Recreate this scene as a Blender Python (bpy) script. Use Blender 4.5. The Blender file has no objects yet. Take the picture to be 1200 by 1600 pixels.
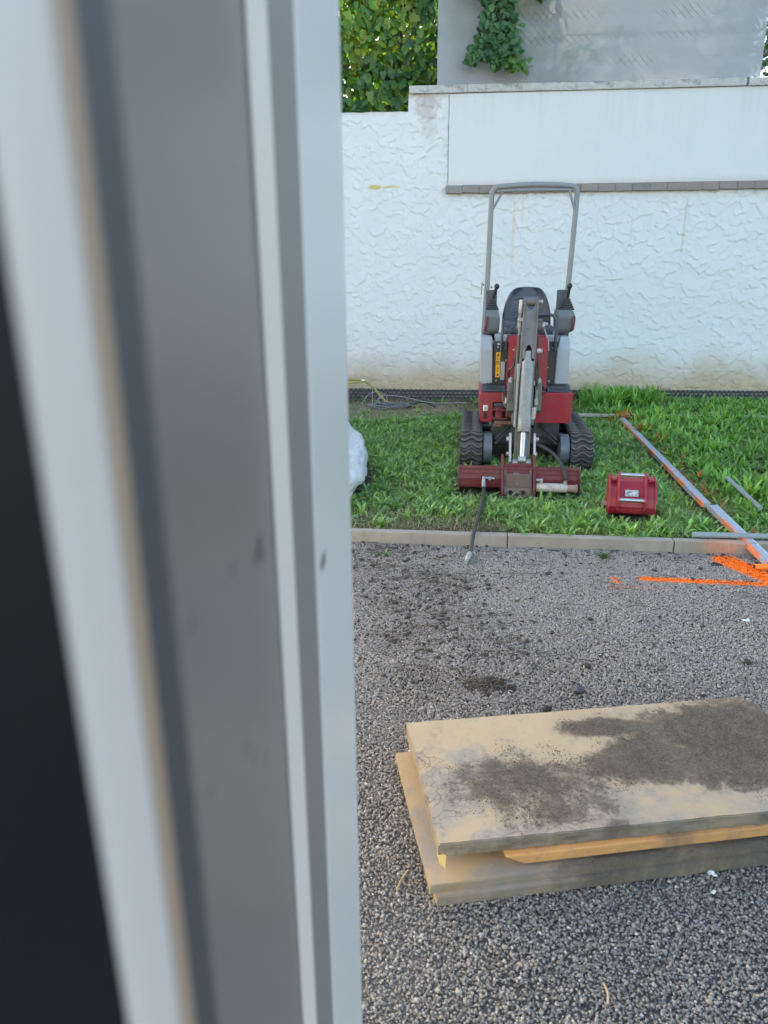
import bpy, bmesh, math, random
import numpy as np
from mathutils import Vector, Matrix, Euler
R_ = math.radians
random.seed(7); rng = np.random.default_rng(11)
scn = bpy.context.scene
COL = scn.collection

# ------------------------------------------------------------------ camera
TH, ROLL, CAMH = R_(18.2), 0.008, 1.55
fw = Vector((0, math.cos(TH), -math.sin(TH)))
r0 = Vector((1, 0, 0)); u0 = r0.cross(fw)
rt = r0 * math.cos(ROLL) - u0 * math.sin(ROLL); up = rt.cross(fw)
cam = bpy.data.cameras.new('camera'); camo = bpy.data.objects.new('camera', cam); COL.objects.link(camo)
M = Matrix((rt, up, -fw)).transposed().to_4x4(); M.translation = (0, 0, CAMH)
camo.matrix_world = M
cam.sensor_fit = 'VERTICAL'; cam.sensor_height = 9.6; cam.sensor_width = 7.2
cam.lens = 9.6 * 1150 / 1600
cam.clip_start = 0.02; cam.clip_end = 500
cam.dof.use_dof = True; cam.dof.focus_distance = 5.7; cam.dof.aperture_fstop = 1.6
scn.camera = camo

# ------------------------------------------------------------------ sky, sun, exposure
SUN_EL, SUN_AZ = R_(15), R_(-40)          # low sun behind the boundary wall, to the left
w = bpy.data.worlds.new('World'); scn.world = w; w.use_nodes = True
nt = w.node_tree; nt.nodes.clear()
sky = nt.nodes.new('ShaderNodeTexSky'); sky.sky_type = 'NISHITA'; sky.sun_disc = False
sky.sun_elevation = SUN_EL; sky.sun_rotation = SUN_AZ; sky.air_density = 1.0; sky.dust_density = 2.2; sky.ozone_density = 0.5
bg = nt.nodes.new('ShaderNodeBackground'); bg.inputs[1].default_value = 0.15
ow = nt.nodes.new('ShaderNodeOutputWorld')
nt.links.new(sky.outputs[0], bg.inputs[0]); nt.links.new(bg.outputs[0], ow.inputs[0])
sl = bpy.data.lights.new('sun', 'SUN'); sl.energy = 3.0; sl.angle = R_(0.5); sl.color = (1.0, 0.88, 0.70)
so = bpy.data.objects.new('sun', sl); COL.objects.link(so)
sd = Vector((math.sin(SUN_AZ) * math.cos(SUN_EL), math.cos(SUN_AZ) * math.cos(SUN_EL), math.sin(SUN_EL)))
so.rotation_euler = sd.to_track_quat('Z', 'Y').to_euler(); so.location = sd * 40
scn.view_settings.view_transform = 'Standard'; scn.view_settings.look = 'None'
scn.view_settings.gamma = 1.0; scn.view_settings.use_curve_mapping = False
scn.view_settings.exposure = 2.35
scn.render.engine = 'CYCLES'
scn.cycles.max_bounces = 6; scn.cycles.transparent_max_bounces = 12

# ------------------------------------------------------------------ material helpers
class N:
    """small wrapper to write node trees"""
    def __init__(s, name):
        s.m = bpy.data.materials.new(name); s.m.use_nodes = True
        s.t = s.m.node_tree; s.t.nodes.clear()
        s.out = s.t.nodes.new('ShaderNodeOutputMaterial')
        s.b = s.t.nodes.new('ShaderNodeBsdfPrincipled'); s.t.links.new(s.b.outputs[0], s.out.inputs[0])
    def n(s, ty, **kw):
        x = s.t.nodes.new('ShaderNode' + ty)
        for k, v in kw.items(): setattr(x, k, v)
        return x
    def set(s, sock, v):
        if v is None: return
        if hasattr(v, 'is_output'): s.t.links.new(v, sock)
        elif isinstance(v, (tuple, list)) and len(v) == 3 and sock.type == 'RGBA': sock.default_value = (*v, 1)
        else: sock.default_value = v
    def coord(s, kind='Object'): return s.n('TexCoord').outputs[kind]
    def pos(s): return s.n('NewGeometry').outputs['Position']
    def noise(s, v, scale, detail=4, rough=0.55, dist=0.0):
        x = s.n('TexNoise'); s.set(x.inputs['Vector'], v); x.inputs['Scale'].default_value = scale
        x.inputs['Detail'].default_value = detail; x.inputs['Roughness'].default_value = rough; x.inputs['Distortion'].default_value = dist
        return x.outputs['Fac']
    def voro(s, v, scale, feat='F1', out='Distance'):
        x = s.n('TexVoronoi', feature=feat); s.set(x.inputs['Vector'], v); x.inputs['Scale'].default_value = scale
        return x.outputs[out]
    def ramp(s, f, pts):
        x = s.n('ValToRGB'); s.set(x.inputs[0], f)
        while len(x.color_ramp.elements) < len(pts): x.color_ramp.elements.new(0.5)
        for e, (p, c) in zip(x.color_ramp.elements, pts):
            e.position = p; e.color = (c, c, c, 1) if not isinstance(c, tuple) else (*c, 1)
        return x.outputs[0]
    def math(s, op, a, b=0.0, c=0.0, clamp=False):
        x = s.n('Math', operation=op, use_clamp=clamp)
        s.set(x.inputs[0], a); s.set(x.inputs[1], b); s.set(x.inputs[2], c); return x.outputs[0]
    def step(s, v, lo, hi):
        x = s.n('MapRange', interpolation_type='SMOOTHSTEP'); s.set(x.inputs[0], v)
        x.inputs[1].default_value = lo; x.inputs[2].default_value = hi; return x.outputs[0]
    def mix(s, f, a, b, mode='MIX'):
        x = s.n('Mix', data_type='RGBA', blend_type=mode)
        s.set(x.inputs[0], f); s.set(x.inputs[6], a); s.set(x.inputs[7], b); return x.outputs[2]
    def sep(s, v):
        x = s.n('SeparateXYZ'); s.set(x.inputs[0], v); return x.outputs
    def vmul(s, v, t):
        x = s.n('VectorMath', operation='MULTIPLY'); s.set(x.inputs[0], v); x.inputs[1].default_value = t; return x.outputs[0]
    def seg(s, v, a, b):
        """distance in plan from a line segment"""
        o = s.sep(v); ax, ay = a; dx, dy = b[0] - ax, b[1] - ay; L2 = dx * dx + dy * dy
        px = s.math('SUBTRACT', o[0], ax); py = s.math('SUBTRACT', o[1], ay)
        t = s.math('ADD', s.math('MULTIPLY', px, dx / L2), s.math('MULTIPLY', py, dy / L2)); t = s.math('MAXIMUM', s.math('MINIMUM', t, 1.0), 0.0)
        ex = s.math('SUBTRACT', px, s.math('MULTIPLY', t, dx)); ey = s.math('SUBTRACT', py, s.math('MULTIPLY', t, dy))
        return s.math('SQRT', s.math('ADD', s.math('MULTIPLY', ex, ex), s.math('MULTIPLY', ey, ey)))
    def bump(s, h, strength=0.3, dist=0.01):
        x = s.n('Bump'); x.inputs['Strength'].default_value = strength; x.inputs['Distance'].default_value = dist
        s.set(x.inputs['Height'], h); s.t.links.new(x.outputs[0], s.b.inputs['Normal']); return x
    def fin(s, col, rough=0.6, metal=0.0, spec=None):
        s.set(s.b.inputs['Base Color'], col); s.set(s.b.inputs['Roughness'], rough); s.b.inputs['Metallic'].default_value = metal
        if spec is not None: s.b.inputs['Specular IOR Level'].default_value = spec
        return s.m

def worn(name, col, dirt=(0.12, 0.10, 0.08), amount=0.35, scale=9, rough=0.5, metal=0.0, bump=0.1):
    """paint or metal with uneven dust and grime"""
    k = N(name); v = k.coord()
    a = k.noise(v, scale, 6, 0.65); b = k.noise(v, scale * 7, 3)
    f = k.math('MULTIPLY', k.step(k.math('ADD', a, k.math('MULTIPLY', b, 0.35)), 0.52, 0.92), amount)
    c = k.mix(f, col, dirt)
    c = k.mix(k.math('MULTIPLY', k.noise(v, 2.5, 2), 0.25), c, tuple(min(1, x * 1.35) for x in col))
    k.bump(b, bump, 0.002)
    return k.fin(c, k.math('ADD', k.math('MULTIPLY', a, 0.25), rough - 0.12), metal)

def leafmat(name, trans=0.35):
    k = N(name); a = k.n('Attribute'); a.attribute_name = 'tint'; c = a.outputs['Color']
    k.fin(c, 0.42, 0, 0.5)
    t = k.n('BsdfTranslucent'); hs = k.mix(1.0, c, (1.25, 1.35, 0.55), 'MULTIPLY'); k.set(t.inputs[0], hs)
    m = k.n('MixShader'); m.inputs[0].default_value = trans
    k.t.links.new(k.b.outputs[0], m.inputs[1]); k.t.links.new(t.outputs[0], m.inputs[2]); k.t.links.new(m.outputs[0], k.out.inputs[0])
    return k.m

# ------------------------------------------------------------------ mesh helpers
class MB:
    def __init__(s): s.v = []; s.f = []; s.smooth = []
    def add(s, vs, fs, smooth=False):
        o = len(s.v); s.v += [tuple(p) for p in vs]; s.f += [tuple(i + o for i in f) for f in fs]; s.smooth += [smooth] * len(fs); return s
    def bm(s, bm, smooth=False):
        bm.verts.ensure_lookup_table(); bm.verts.index_update()
        s.add([v.co[:] for v in bm.verts], [[v.index for v in f.verts] for f in bm.faces], smooth); bm.free(); return s
    def box(s, x0, x1, y0, y1, z0, z1, bev=0.0, seg=2, mtx=None):
        b = bmesh.new(); bmesh.ops.create_cube(b, size=1)
        for v in b.verts: v.co = ((x0 + x1) / 2 + v.co.x * (x1 - x0), (y0 + y1) / 2 + v.co.y * (y1 - y0), (z0 + z1) / 2 + v.co.z * (z1 - z0))
        if bev: bmesh.ops.bevel(b, geom=b.edges[:], offset=bev, segments=seg, profile=0.6, affect='EDGES')
        if mtx is not None: bmesh.ops.transform(b, matrix=mtx, verts=b.verts)
        return s.bm(b)
    def prism(s, poly, axis, a0, a1, bev=0.0, seg=2):
        """poly: 2-D outline; axis: which axis it is extruded along"""
        b = bmesh.new(); P = {'x': lambda p, a: (a, p[0], p[1]), 'y': lambda p, a: (p[0], a, p[1]), 'z': lambda p, a: (p[0], p[1], a)}[axis]
        lo = [b.verts.new(P(p, a0)) for p in poly]; hi = [b.verts.new(P(p, a1)) for p in poly]
        b.faces.new(lo); b.faces.new(hi[::-1]); n = len(poly)
        for i in range(n): b.faces.new((lo[(i + 1) % n], lo[i], hi[i], hi[(i + 1) % n]))
        bmesh.ops.recalc_face_normals(b, faces=b.faces)
        if bev: bmesh.ops.bevel(b, geom=b.edges[:], offset=bev, segments=seg, profile=0.6, affect='EDGES')
        return s.bm(b)
    def tube(s, pts, r, n=8, smooth=True, caps=True):
        pts = [Vector(p) for p in pts]; rs = r if isinstance(r, (list, tuple)) else [r] * len(pts)
        T = [(pts[min(i + 1, len(pts) - 1)] - pts[max(i - 1, 0)]).normalized() for i in range(len(pts))]
        ref = Vector((0, 0, 1)) if abs(T[0].z) < 0.9 else Vector((1, 0, 0))
        a = T[0].cross(ref).normalized(); vs = []
        for i, p in enumerate(pts):
            a = (a - T[i] * a.dot(T[i])).normalized(); b = T[i].cross(a)
            for k in range(n):
                t = 2 * math.pi * k / n; vs.append(p + (a * math.cos(t) + b * math.sin(t)) * rs[i])
        fs = [(i * n + k, i * n + (k + 1) % n, (i + 1) * n + (k + 1) % n, (i + 1) * n + k) for i in range(len(pts) - 1) for k in range(n)]
        s.add(vs, fs, smooth)
        if caps: s.add(vs[:n], [tuple(range(n))[::-1]]); s.add(vs[-n:], [tuple(range(n))])
        return s
    def cyl(s, p0, p1, r, n=16): return s.tube([p0, p1], r, n)
    def ball(s, c, r, sx=1, sy=1, sz=1, sub=2):
        b = bmesh.new(); bmesh.ops.create_icosphere(b, subdivisions=sub, radius=r)
        for v in b.verts: v.co = (c[0] + v.co.x * sx, c[1] + v.co.y * sy, c[2] + v.co.z * sz)
        return s.bm(b, True)
    def mesh(s, name):
        me = bpy.data.meshes.new(name); me.from_pydata(s.v, [], s.f)
        me.polygons.foreach_set('use_smooth', s.smooth); me.update(); return me
    def build(s, name, m, parent=None, loc=None, rot=None): return obj(name, s.mesh(name), m, parent, loc, rot)

def obj(name, me, m, parent=None, loc=None, rot=None):
    o = bpy.data.objects.new(name, me); COL.objects.link(o)
    if me is not None and m is not None and not me.materials: me.materials.append(m)
    if parent: o.parent = parent
    if loc is not None: o.location = loc
    if rot is not None: o.rotation_euler = rot
    return o
def tag(o, label, cat, group=None, kind=None):
    o['label'] = label
    if cat: o['category'] = cat
    if group: o['group'] = group
    if kind: o['kind'] = kind
    return o
def thing(name, label, cat, loc=(0, 0, 0), rz=0.0, group=None):
    o = obj(name, None, None, None, loc, (0, 0, rz)); return tag(o, label, cat, group)
def struct(o): o['kind'] = 'structure'; return o
def stuff(o): o['kind'] = 'stuff'; return o
def npmesh(name, V, F, tint=None, smooth=False):
    """mesh from numpy arrays: V (n,3), F (m,4) quads or (m,3) tris"""
    me = bpy.data.meshes.new(name); k = F.shape[1]
    me.vertices.add(len(V)); me.vertices.foreach_set('co', np.asarray(V, np.float32).ravel())
    me.loops.add(F.size); me.loops.foreach_set('vertex_index', F.astype(np.int32).ravel())
    me.polygons.add(len(F)); me.polygons.foreach_set('loop_start', np.arange(0, F.size, k, dtype=np.int32))
    me.polygons.foreach_set('loop_total', np.full(len(F), k, np.int32))
    if smooth: me.polygons.foreach_set('use_smooth', np.ones(len(F), bool))
    if tint is not None:
        a = me.color_attributes.new('tint', 'FLOAT_COLOR', 'POINT')
        a.data.foreach_set('color', np.concatenate([tint, np.ones((len(tint), 1))], 1).astype(np.float32).ravel())
    me.update(calc_edges=True); me.validate(); return me
def arc(p, q, n, bulge):
    """points from p to q sagging or bulging by the vector bulge"""
    p, q, b = Vector(p), Vector(q), Vector(bulge)
    return [p.lerp(q, i / n) + b * (4 * (i / n) * (1 - i / n)) for i in range(n + 1)]
def spline(P, n=8):
    P = [Vector(p) for p in P]; Q = [P[0] * 2 - P[1]] + P + [P[-1] * 2 - P[-2]]; out = []
    for i in range(1, len(Q) - 2):
        a, b, c, d = Q[i - 1:i + 3]
        for k in range(n):
            t = k / n; out.append(0.5 * (2 * b + (c - a) * t + (2 * a - 5 * b + 4 * c - d) * t * t + (3 * b - a - 3 * c + d) * t ** 3))
    out.append(P[-1]); return out
def vnoise(x, y, seed=0):
    """smooth value noise for numpy arrays"""
    g = np.random.default_rng(seed).random((64, 64)); xi = np.floor(x).astype(int); yi = np.floor(y).astype(int); fx = x - xi; fy = y - yi
    fx = fx * fx * (3 - 2 * fx); fy = fy * fy * (3 - 2 * fy); G = lambda a, b: g[a % 64, b % 64]
    return (G(xi, yi) * (1 - fx) + G(xi + 1, yi) * fx) * (1 - fy) + (G(xi, yi + 1) * (1 - fx) + G(xi + 1, yi + 1) * fx) * fy

# ================================================================== SETTING: ground, gravel bed, lawn, kerb
KA = np.array([-0.181, 4.140]); KD = np.array([2.350, -0.275]); KD /= np.linalg.norm(KD); KN = np.array([-KD[1], KD[0]])   # kerb front line
def kerb_y(x): return KA[1] + (x - KA[0]) * KD[1] / KD[0]
WA = np.array([-0.379, 8.957]); WD = np.array([4.885, -0.3725]); WD /= np.linalg.norm(WD); WANG = math.atan2(WD[1], WD[0])          # wall line
def wall_y(x): return WA[1] + (x - WA[0]) * WD[1] / WD[0]

k = N('earth'); v = k.pos(); a = k.noise(v, 1.3, 6); b = k.noise(v, 30, 4)
earth = k.fin(k.mix(b, k.mix(a, (0.05, 0.06, 0.025), (0.10, 0.085, 0.055)), (0.05, 0.04, 0.03)), 0.95); k.bump(b, 0.6, 0.02)
g = MB().add([(-60, -40, -0.12), (60, -40, -0.12), (60, 120, -0.12), (-60, 120, -0.12)], [(0, 1, 2, 3)])
struct(g.build('ground', earth))

ORANGE = (0.95, 0.20, 0.006)
def paint_mask(k, v):
    """orange marking spray on the ground: two lines and a blotch, broken up by overspray"""
    n = k.noise(v, 45, 3); n2 = k.noise(v, 160, 2)
    d1 = k.math('SUBTRACT', 1.0, k.step(k.seg(v, (1.36, 3.555), (2.25, 3.435)), 0.006, 0.060))
    d2 = k.math('SUBTRACT', 1.0, k.step(k.seg(v, (1.90, 3.80), (2.10, 3.36)), 0.040, 0.120))
    d3 = k.math('MULTIPLY', k.math('SUBTRACT', 1.0, k.step(k.seg(v, (1.205, 3.52), (1.21, 3.56)), 0.0, 0.07)), 0.72)
    d4 = k.math('MULTIPLY', k.math('SUBTRACT', 1.0, k.step(k.seg(v, (1.16, 3.46), (1.40, 3.42)), 0.0, 0.10)), 0.46)
    d = k.math('MAXIMUM', k.math('MAXIMUM', d1, d2), k.math('MAXIMUM', d3, d4))
    return k.step(k.math('ADD', d, k.math('MULTIPLY', k.math('ADD', n, k.math('MULTIPLY', n2, 1.0)), 1.1)), 1.52, 1.98)
def soil_mask(k, v):
    """dark earth trodden into the gravel, mostly towards the lawn"""
    o = k.sep(v); n = k.noise(v, 3.2, 7, 0.66, 0.6)
    left = k.math('SUBTRACT', 1.0, k.step(k.seg(v, (-0.1, 4.1), (0.35, 2.75)), 0.1, 0.75))
    far = k.step(o[1], 2.2, 4.1)
    t = k.math('ADD', n, k.math('ADD', k.math('MULTIPLY', left, 0.20), k.math('MULTIPLY', far, 0.05)))
    return k.step(t, 0.60, 0.82)

k = N('gravel_base'); v = k.pos()
n = k.noise(v, 120, 3); c = k.mix(n, (0.05, 0.049, 0.049), (0.13, 0.127, 0.125)); c = k.mix(soil_mask(k, v), c, (0.03, 0.024, 0.019)); c = k.mix(paint_mask(k, v), c, ORANGE)
k.bump(k.voro(v, 110), 0.8, 0.006); m_gbed = k.fin(c, 0.9)
nx, ny = 120, 100; X, Y = np.meshgrid(np.linspace(-9, 12, nx), np.linspace(-4, 1, ny)); Y = -4 + (Y + 4) / 5 * (np.vectorize(kerb_y)(X) + 4 + 0.02)
Z = -0.006 + 0.0 * X
idx = np.arange(nx * ny).reshape(ny, nx)
F = np.stack([idx[:-1, :-1], idx[:-1, 1:], idx[1:, 1:], idx[1:, :-1]], -1).reshape(-1, 4)
struct(obj('gravel_bed', npmesh('gravel_bed', np.stack([X, Y, Z], -1).reshape(-1, 3), F), m_gbed))

# pebbles
k = N('pebble'); v = k.pos(); oi = k.n('ObjectInfo'); rnd = oi.outputs['Random']
c = k.ramp(rnd, [(0.0, (0.10, 0.097, 0.093)), (0.3, (0.18, 0.174, 0.167)), (0.62, (0.28, 0.268, 0.254)), (0.86, (0.40, 0.38, 0.352)), (0.95, (0.31, 0.24, 0.17)), (1.0, (0.60, 0.58, 0.55))])
c = k.mix(k.math('MULTIPLY', k.noise(v, 260, 3), 0.5), c, (0.10, 0.095, 0.09))
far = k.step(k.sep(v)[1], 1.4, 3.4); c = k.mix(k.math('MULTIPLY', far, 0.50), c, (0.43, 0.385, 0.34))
c = k.mix(k.math('MULTIPLY', soil_mask(k, v), k.math('MULTIPLY', k.step(k.noise(v, 34, 4, 0.7), 0.38, 0.66), 0.72)), c, (0.075, 0.058, 0.044)); c = k.mix(paint_mask(k, v), c, ORANGE)
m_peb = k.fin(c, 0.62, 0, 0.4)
pc = bpy.data.collections.new('pebble_shapes')
for i in range(7):
    b = bmesh.new(); bmesh.ops.create_icosphere(b, subdivisions=1, radius=1)
    sx, sy, sz = random.uniform(0.95, 1.45), random.uniform(0.75, 1.0), random.uniform(0.5, 0.75)
    for q in b.verts:
        j = 1 + random.uniform(-0.16, 0.16); q.co = (q.co.x * sx * j, q.co.y * sy * j, q.co.z * sz * j)
    for f in b.faces: f.smooth = True
    me = bpy.data.meshes.new('pebble'); b.to_mesh(me); b.free(); me.materials.append(m_peb)
    pc.objects.link(bpy.data.objects.new('pebble', me))
def scatter(name, P, S, coll, label, cat):
    me = bpy.data.meshes.new(name); me.vertices.add(len(P)); me.vertices.foreach_set('co', P.astype(np.float32).ravel())
    at = me.attributes.new('size', 'FLOAT', 'POINT'); at.data.foreach_set('value', S.astype(np.float32))
    o = obj(name, me, None)
    ng = bpy.data.node_groups.new(name, 'GeometryNodeTree')
    ng.interface.new_socket('Geometry', in_out='INPUT', socket_type='NodeSocketGeometry'); ng.interface.new_socket('Geometry', in_out='OUTPUT', socket_type='NodeSocketGeometry')
    A = ng.nodes.new; gi = A('NodeGroupInput'); go = A('NodeGroupOutput'); ip = A('GeometryNodeInstanceOnPoints'); ci = A('GeometryNodeCollectionInfo')
    ci.inputs[0].default_value = coll; ci.inputs['Separate Children'].default_value = True; ci.inputs['Reset Children'].default_value = True
    rv = A('FunctionNodeRandomValue'); rv.data_type = 'FLOAT_VECTOR'; rv.inputs[0].default_value = (-0.7, -0.7, 0); rv.inputs[1].default_value = (0.7, 0.7, 6.283)
    na = A('GeometryNodeInputNamedAttribute'); na.data_type = 'FLOAT'; na.inputs[0].default_value = 'size'
    L = ng.links.new; L(gi.outputs[0], ip.inputs['Points']); L(ci.outputs[0], ip.inputs['Instance']); ip.inputs['Pick Instance'].default_value = True
    L(rv.outputs[0], ip.inputs['Rotation']); L(na.outputs[0], ip.inputs['Scale']); L(ip.outputs[0], go.inputs[0])
    o.modifiers.new('scatter', 'NODES').node_group = ng
    return tag(o, label, cat, kind='stuff')
NP = 560000
px = rng.uniform(-1.1, 3.1, NP); py = rng.uniform(0.75, 4.2, NP)
keep = (py < kerb_y(px) - 0.004) & (px < py * 0.75 + 0.5) & (px > -0.15 - py * 0.22)
px, py = px[keep], py[keep]
pz = rng.uniform(-0.004, 0.004, len(px)) + 0.010 * vnoise(px * 3, py * 3, 3) - 0.005
S = np.clip(rng.normal(0.0031, 0.0009, len(px)) * np.where(rng.random(len(px)) < 0.04, 1.7, 1.0), 0.0015, 0.0085)
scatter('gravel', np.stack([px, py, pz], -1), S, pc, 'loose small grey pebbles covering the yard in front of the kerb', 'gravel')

# lawn soil
def lawn_z(x, y): return 0.055 + 0.03 * (vnoise(x * 1.6, y * 1.6, 5) - 0.5) + 0.012 * (vnoise(x * 7, y * 7, 6) - 0.5)
k = N('lawn_soil'); v = k.pos(); a = k.noise(v, 2.2, 6, 0.6); b = k.noise(v, 40, 4); o = k.sep(v)
c = k.mix(k.step(a, 0.35, 0.65), (0.060, 0.048, 0.030), (0.085, 0.085, 0.035)); c = k.mix(b, c, (0.035, 0.028, 0.020))
bare = k.math('SUBTRACT', 1.0, k.step(k.seg(v, (-0.6, 8.1), (0.25, 8.1)), 0.35, 0.8)); c = k.mix(k.math('MULTIPLY', bare, 0.85), c, k.mix(b, (0.17, 0.13, 0.085), (0.28, 0.23, 0.16)))
k.bump(b, 0.8, 0.02); m_soil = k.fin(c, 0.95)
nx, ny = 260, 110; X, Tt = np.meshgrid(np.linspace(-7, 11, nx), np.linspace(0, 1, ny))
y0 = kerb_y(X) + 0.058; y1 = wall_y(X) + 0.05; Y = y0 + (y1 - y0) * Tt; Z = lawn_z(X, Y); Z[0] = 0.0; Z[1:4] = np.minimum(Z[1:4], 0.058)
idx = np.arange(nx * ny).reshape(ny, nx); F = np.stack([idx[:-1, :-1], idx[:-1, 1:], idx[1:, 1:], idx[1:, :-1]], -1).reshape(-1, 4)
struct(obj('lawn', npmesh('lawn', np.stack([X, Y, Z], -1).reshape(-1, 3), F, smooth=True), m_soil))

# concrete kerb: separate kerb stones, butted with thin joints
k = N('concrete'); v = k.pos(); a = k.noise(v, 5, 6, 0.65); b = k.noise(v, 90, 3); s_ = k.noise(k.vmul(v, (22, 22, 3)), 1.0, 4)
c = k.mix(k.step(a, 0.3, 0.75), (0.25, 0.22, 0.18), (0.34, 0.305, 0.255)); c = k.mix(k.math('MULTIPLY', k.step(s_, 0.48, 0.72), 0.35), c, (0.17, 0.15, 0.12)); c = k.mix(k.math('MULTIPLY', b, 0.35), c, (0.22, 0.20, 0.17))
op = k.math('SUBTRACT', 1.0, k.step(k.seg(v, (1.90, 3.88), (1.95, 3.88)), 0.02, 0.14)); c = k.mix(k.math('MULTIPLY', k.math('MULTIPLY', op, k.step(k.noise(v, 130, 4), 0.42, 0.60)), 0.5), c, ORANGE)
k.bump(b, 0.35, 0.003); m_conc = k.fin(c, 0.85)
kb = obj('kerb', None, None, None, (KA[0], KA[1], 0), (0, 0, math.atan2(KD[1], KD[0]))); struct(kb); kb['label'] = 'low concrete kerb of butted edging stones between gravel and lawn'
ks = MB().box(-0.467, 0.467, 0.0, 0.056, -0.10, 0.074, 0.004).mesh('kerb_stone')
for i in range(-6, 10):
    # joints fall at s = 0.87 + i (matching the two joints in view)
    obj('kerb_stone', ks, m_conc, kb, (0.437 + i * 0.94, random.uniform(-0.003, 0.003), random.uniform(-0.002, 0.002)), (0, random.uniform(-0.002, 0.002), random.uniform(-0.002, 0.002)))

# ================================================================== BOUNDARY WALL
LEDGE0, LEDGE1, CAP0, CAP1, LOWTOP = 2.345, 2.428, 3.335, 3.425, 3.17
S_LOW, S_PAN = 0.685, 1.115          # where the low part ends, where the smooth panel begins (along the wall)
wall = thing('boundary_wall', 'white boundary wall with trowelled render, brick ledge and smooth upper panel', 'wall', (WA[0], WA[1], 0), WANG)
k = N('white_render'); v = k.coord(); o = k.sep(v)
n1 = k.noise(v, 2.0, 5, 0.6); n2 = k.noise(v, 14, 5, 0.6); n3 = k.noise(k.vmul(v, (9, 9, 0.6)), 1.0, 5)
c = k.mix(n1, (0.60, 0.61, 0.615), (0.66, 0.668, 0.672))
hz = k.math('ADD', o[2], k.math('ADD', k.math('MULTIPLY', n1, -0.55), k.math('MULTIPLY', n2, -0.18)))
lowd = k.math('SUBTRACT', 1.0, k.step(hz, -0.16, 0.36)); c = k.mix(k.math('MULTIPLY', lowd, 0.95), c, k.mix(k.step(n2, 0.3, 0.7), (0.40, 0.31, 0.20), (0.48, 0.39, 0.27)))
strk = k.math('MULTIPLY', k.step(n3, 0.56, 0.80), 0.22); c = k.mix(strk, c, (0.60, 0.56, 0.48))
def stain(cx, cz, rx, rz, col, amt, c):
    dx = k.math('DIVIDE', k.math('SUBTRACT', o[0], cx), rx); dz = k.math('DIVIDE', k.math('SUBTRACT', o[2], cz), rz)
    d = k.math('SQRT', k.math('ADD', k.math('MULTIPLY', dx, dx), k.math('MULTIPLY', dz, dz)))
    f = k.math('MULTIPLY', k.step(k.math('ADD', k.math('SUBTRACT', 1.0, d), k.math('MULTIPLY', k.math('SUBTRACT', n2, 0.5), 1.8)), 0.05, 0.6), amt)
    return k.mix(f, c, col)
c = stain(0.32, 2.425, 0.11, 0.035, (0.48, 0.42, 0.08), 0.85, c); c = stain(0.45, 2.425, 0.20, 0.02, (0.52, 0.48, 0.14), 0.7, c)
c = stain(0.89, 3.24, 0.17, 0.18, (0.40, 0.31, 0.30), 0.6, c); c = stain(0.90, 3.02, 0.12, 0.18, (0.45, 0.40, 0.38), 0.35, c)
c = stain(1.86, 1.95, 0.025, 0.6, (0.62, 0.52, 0.36), 0.55, c); c = stain(1.95, 2.2, 0.02, 0.3, (0.62, 0.52, 0.36), 0.5, c)
c = stain(3.72, 2.0, 0.02, 0.42, (0.50, 0.44, 0.38), 0.55, c); c = stain(3.15, 2.0, 0.012, 0.25, (0.55, 0.50, 0.45), 0.4, c)
edge = k.math('MULTIPLY', k.step(k.math('ADD', o[2], k.math('MULTIPLY', n2, 0.10)), LOWTOP - 0.0, LOWTOP + 0.07), k.step(k.math('SUBTRACT', S_LOW, o[0]), 0.0, 0.05))
c = k.mix(k.math('MULTIPLY', edge, 0.5), c, (0.40, 0.36, 0.33))
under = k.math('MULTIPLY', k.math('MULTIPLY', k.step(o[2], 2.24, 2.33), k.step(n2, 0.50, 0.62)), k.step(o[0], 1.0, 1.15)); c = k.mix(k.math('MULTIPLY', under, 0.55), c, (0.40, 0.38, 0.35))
k.bump(k.noise(v, 160, 3), 0.22, 0.002); m_render = k.fin(c, 0.8, 0, 0.3)

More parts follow.
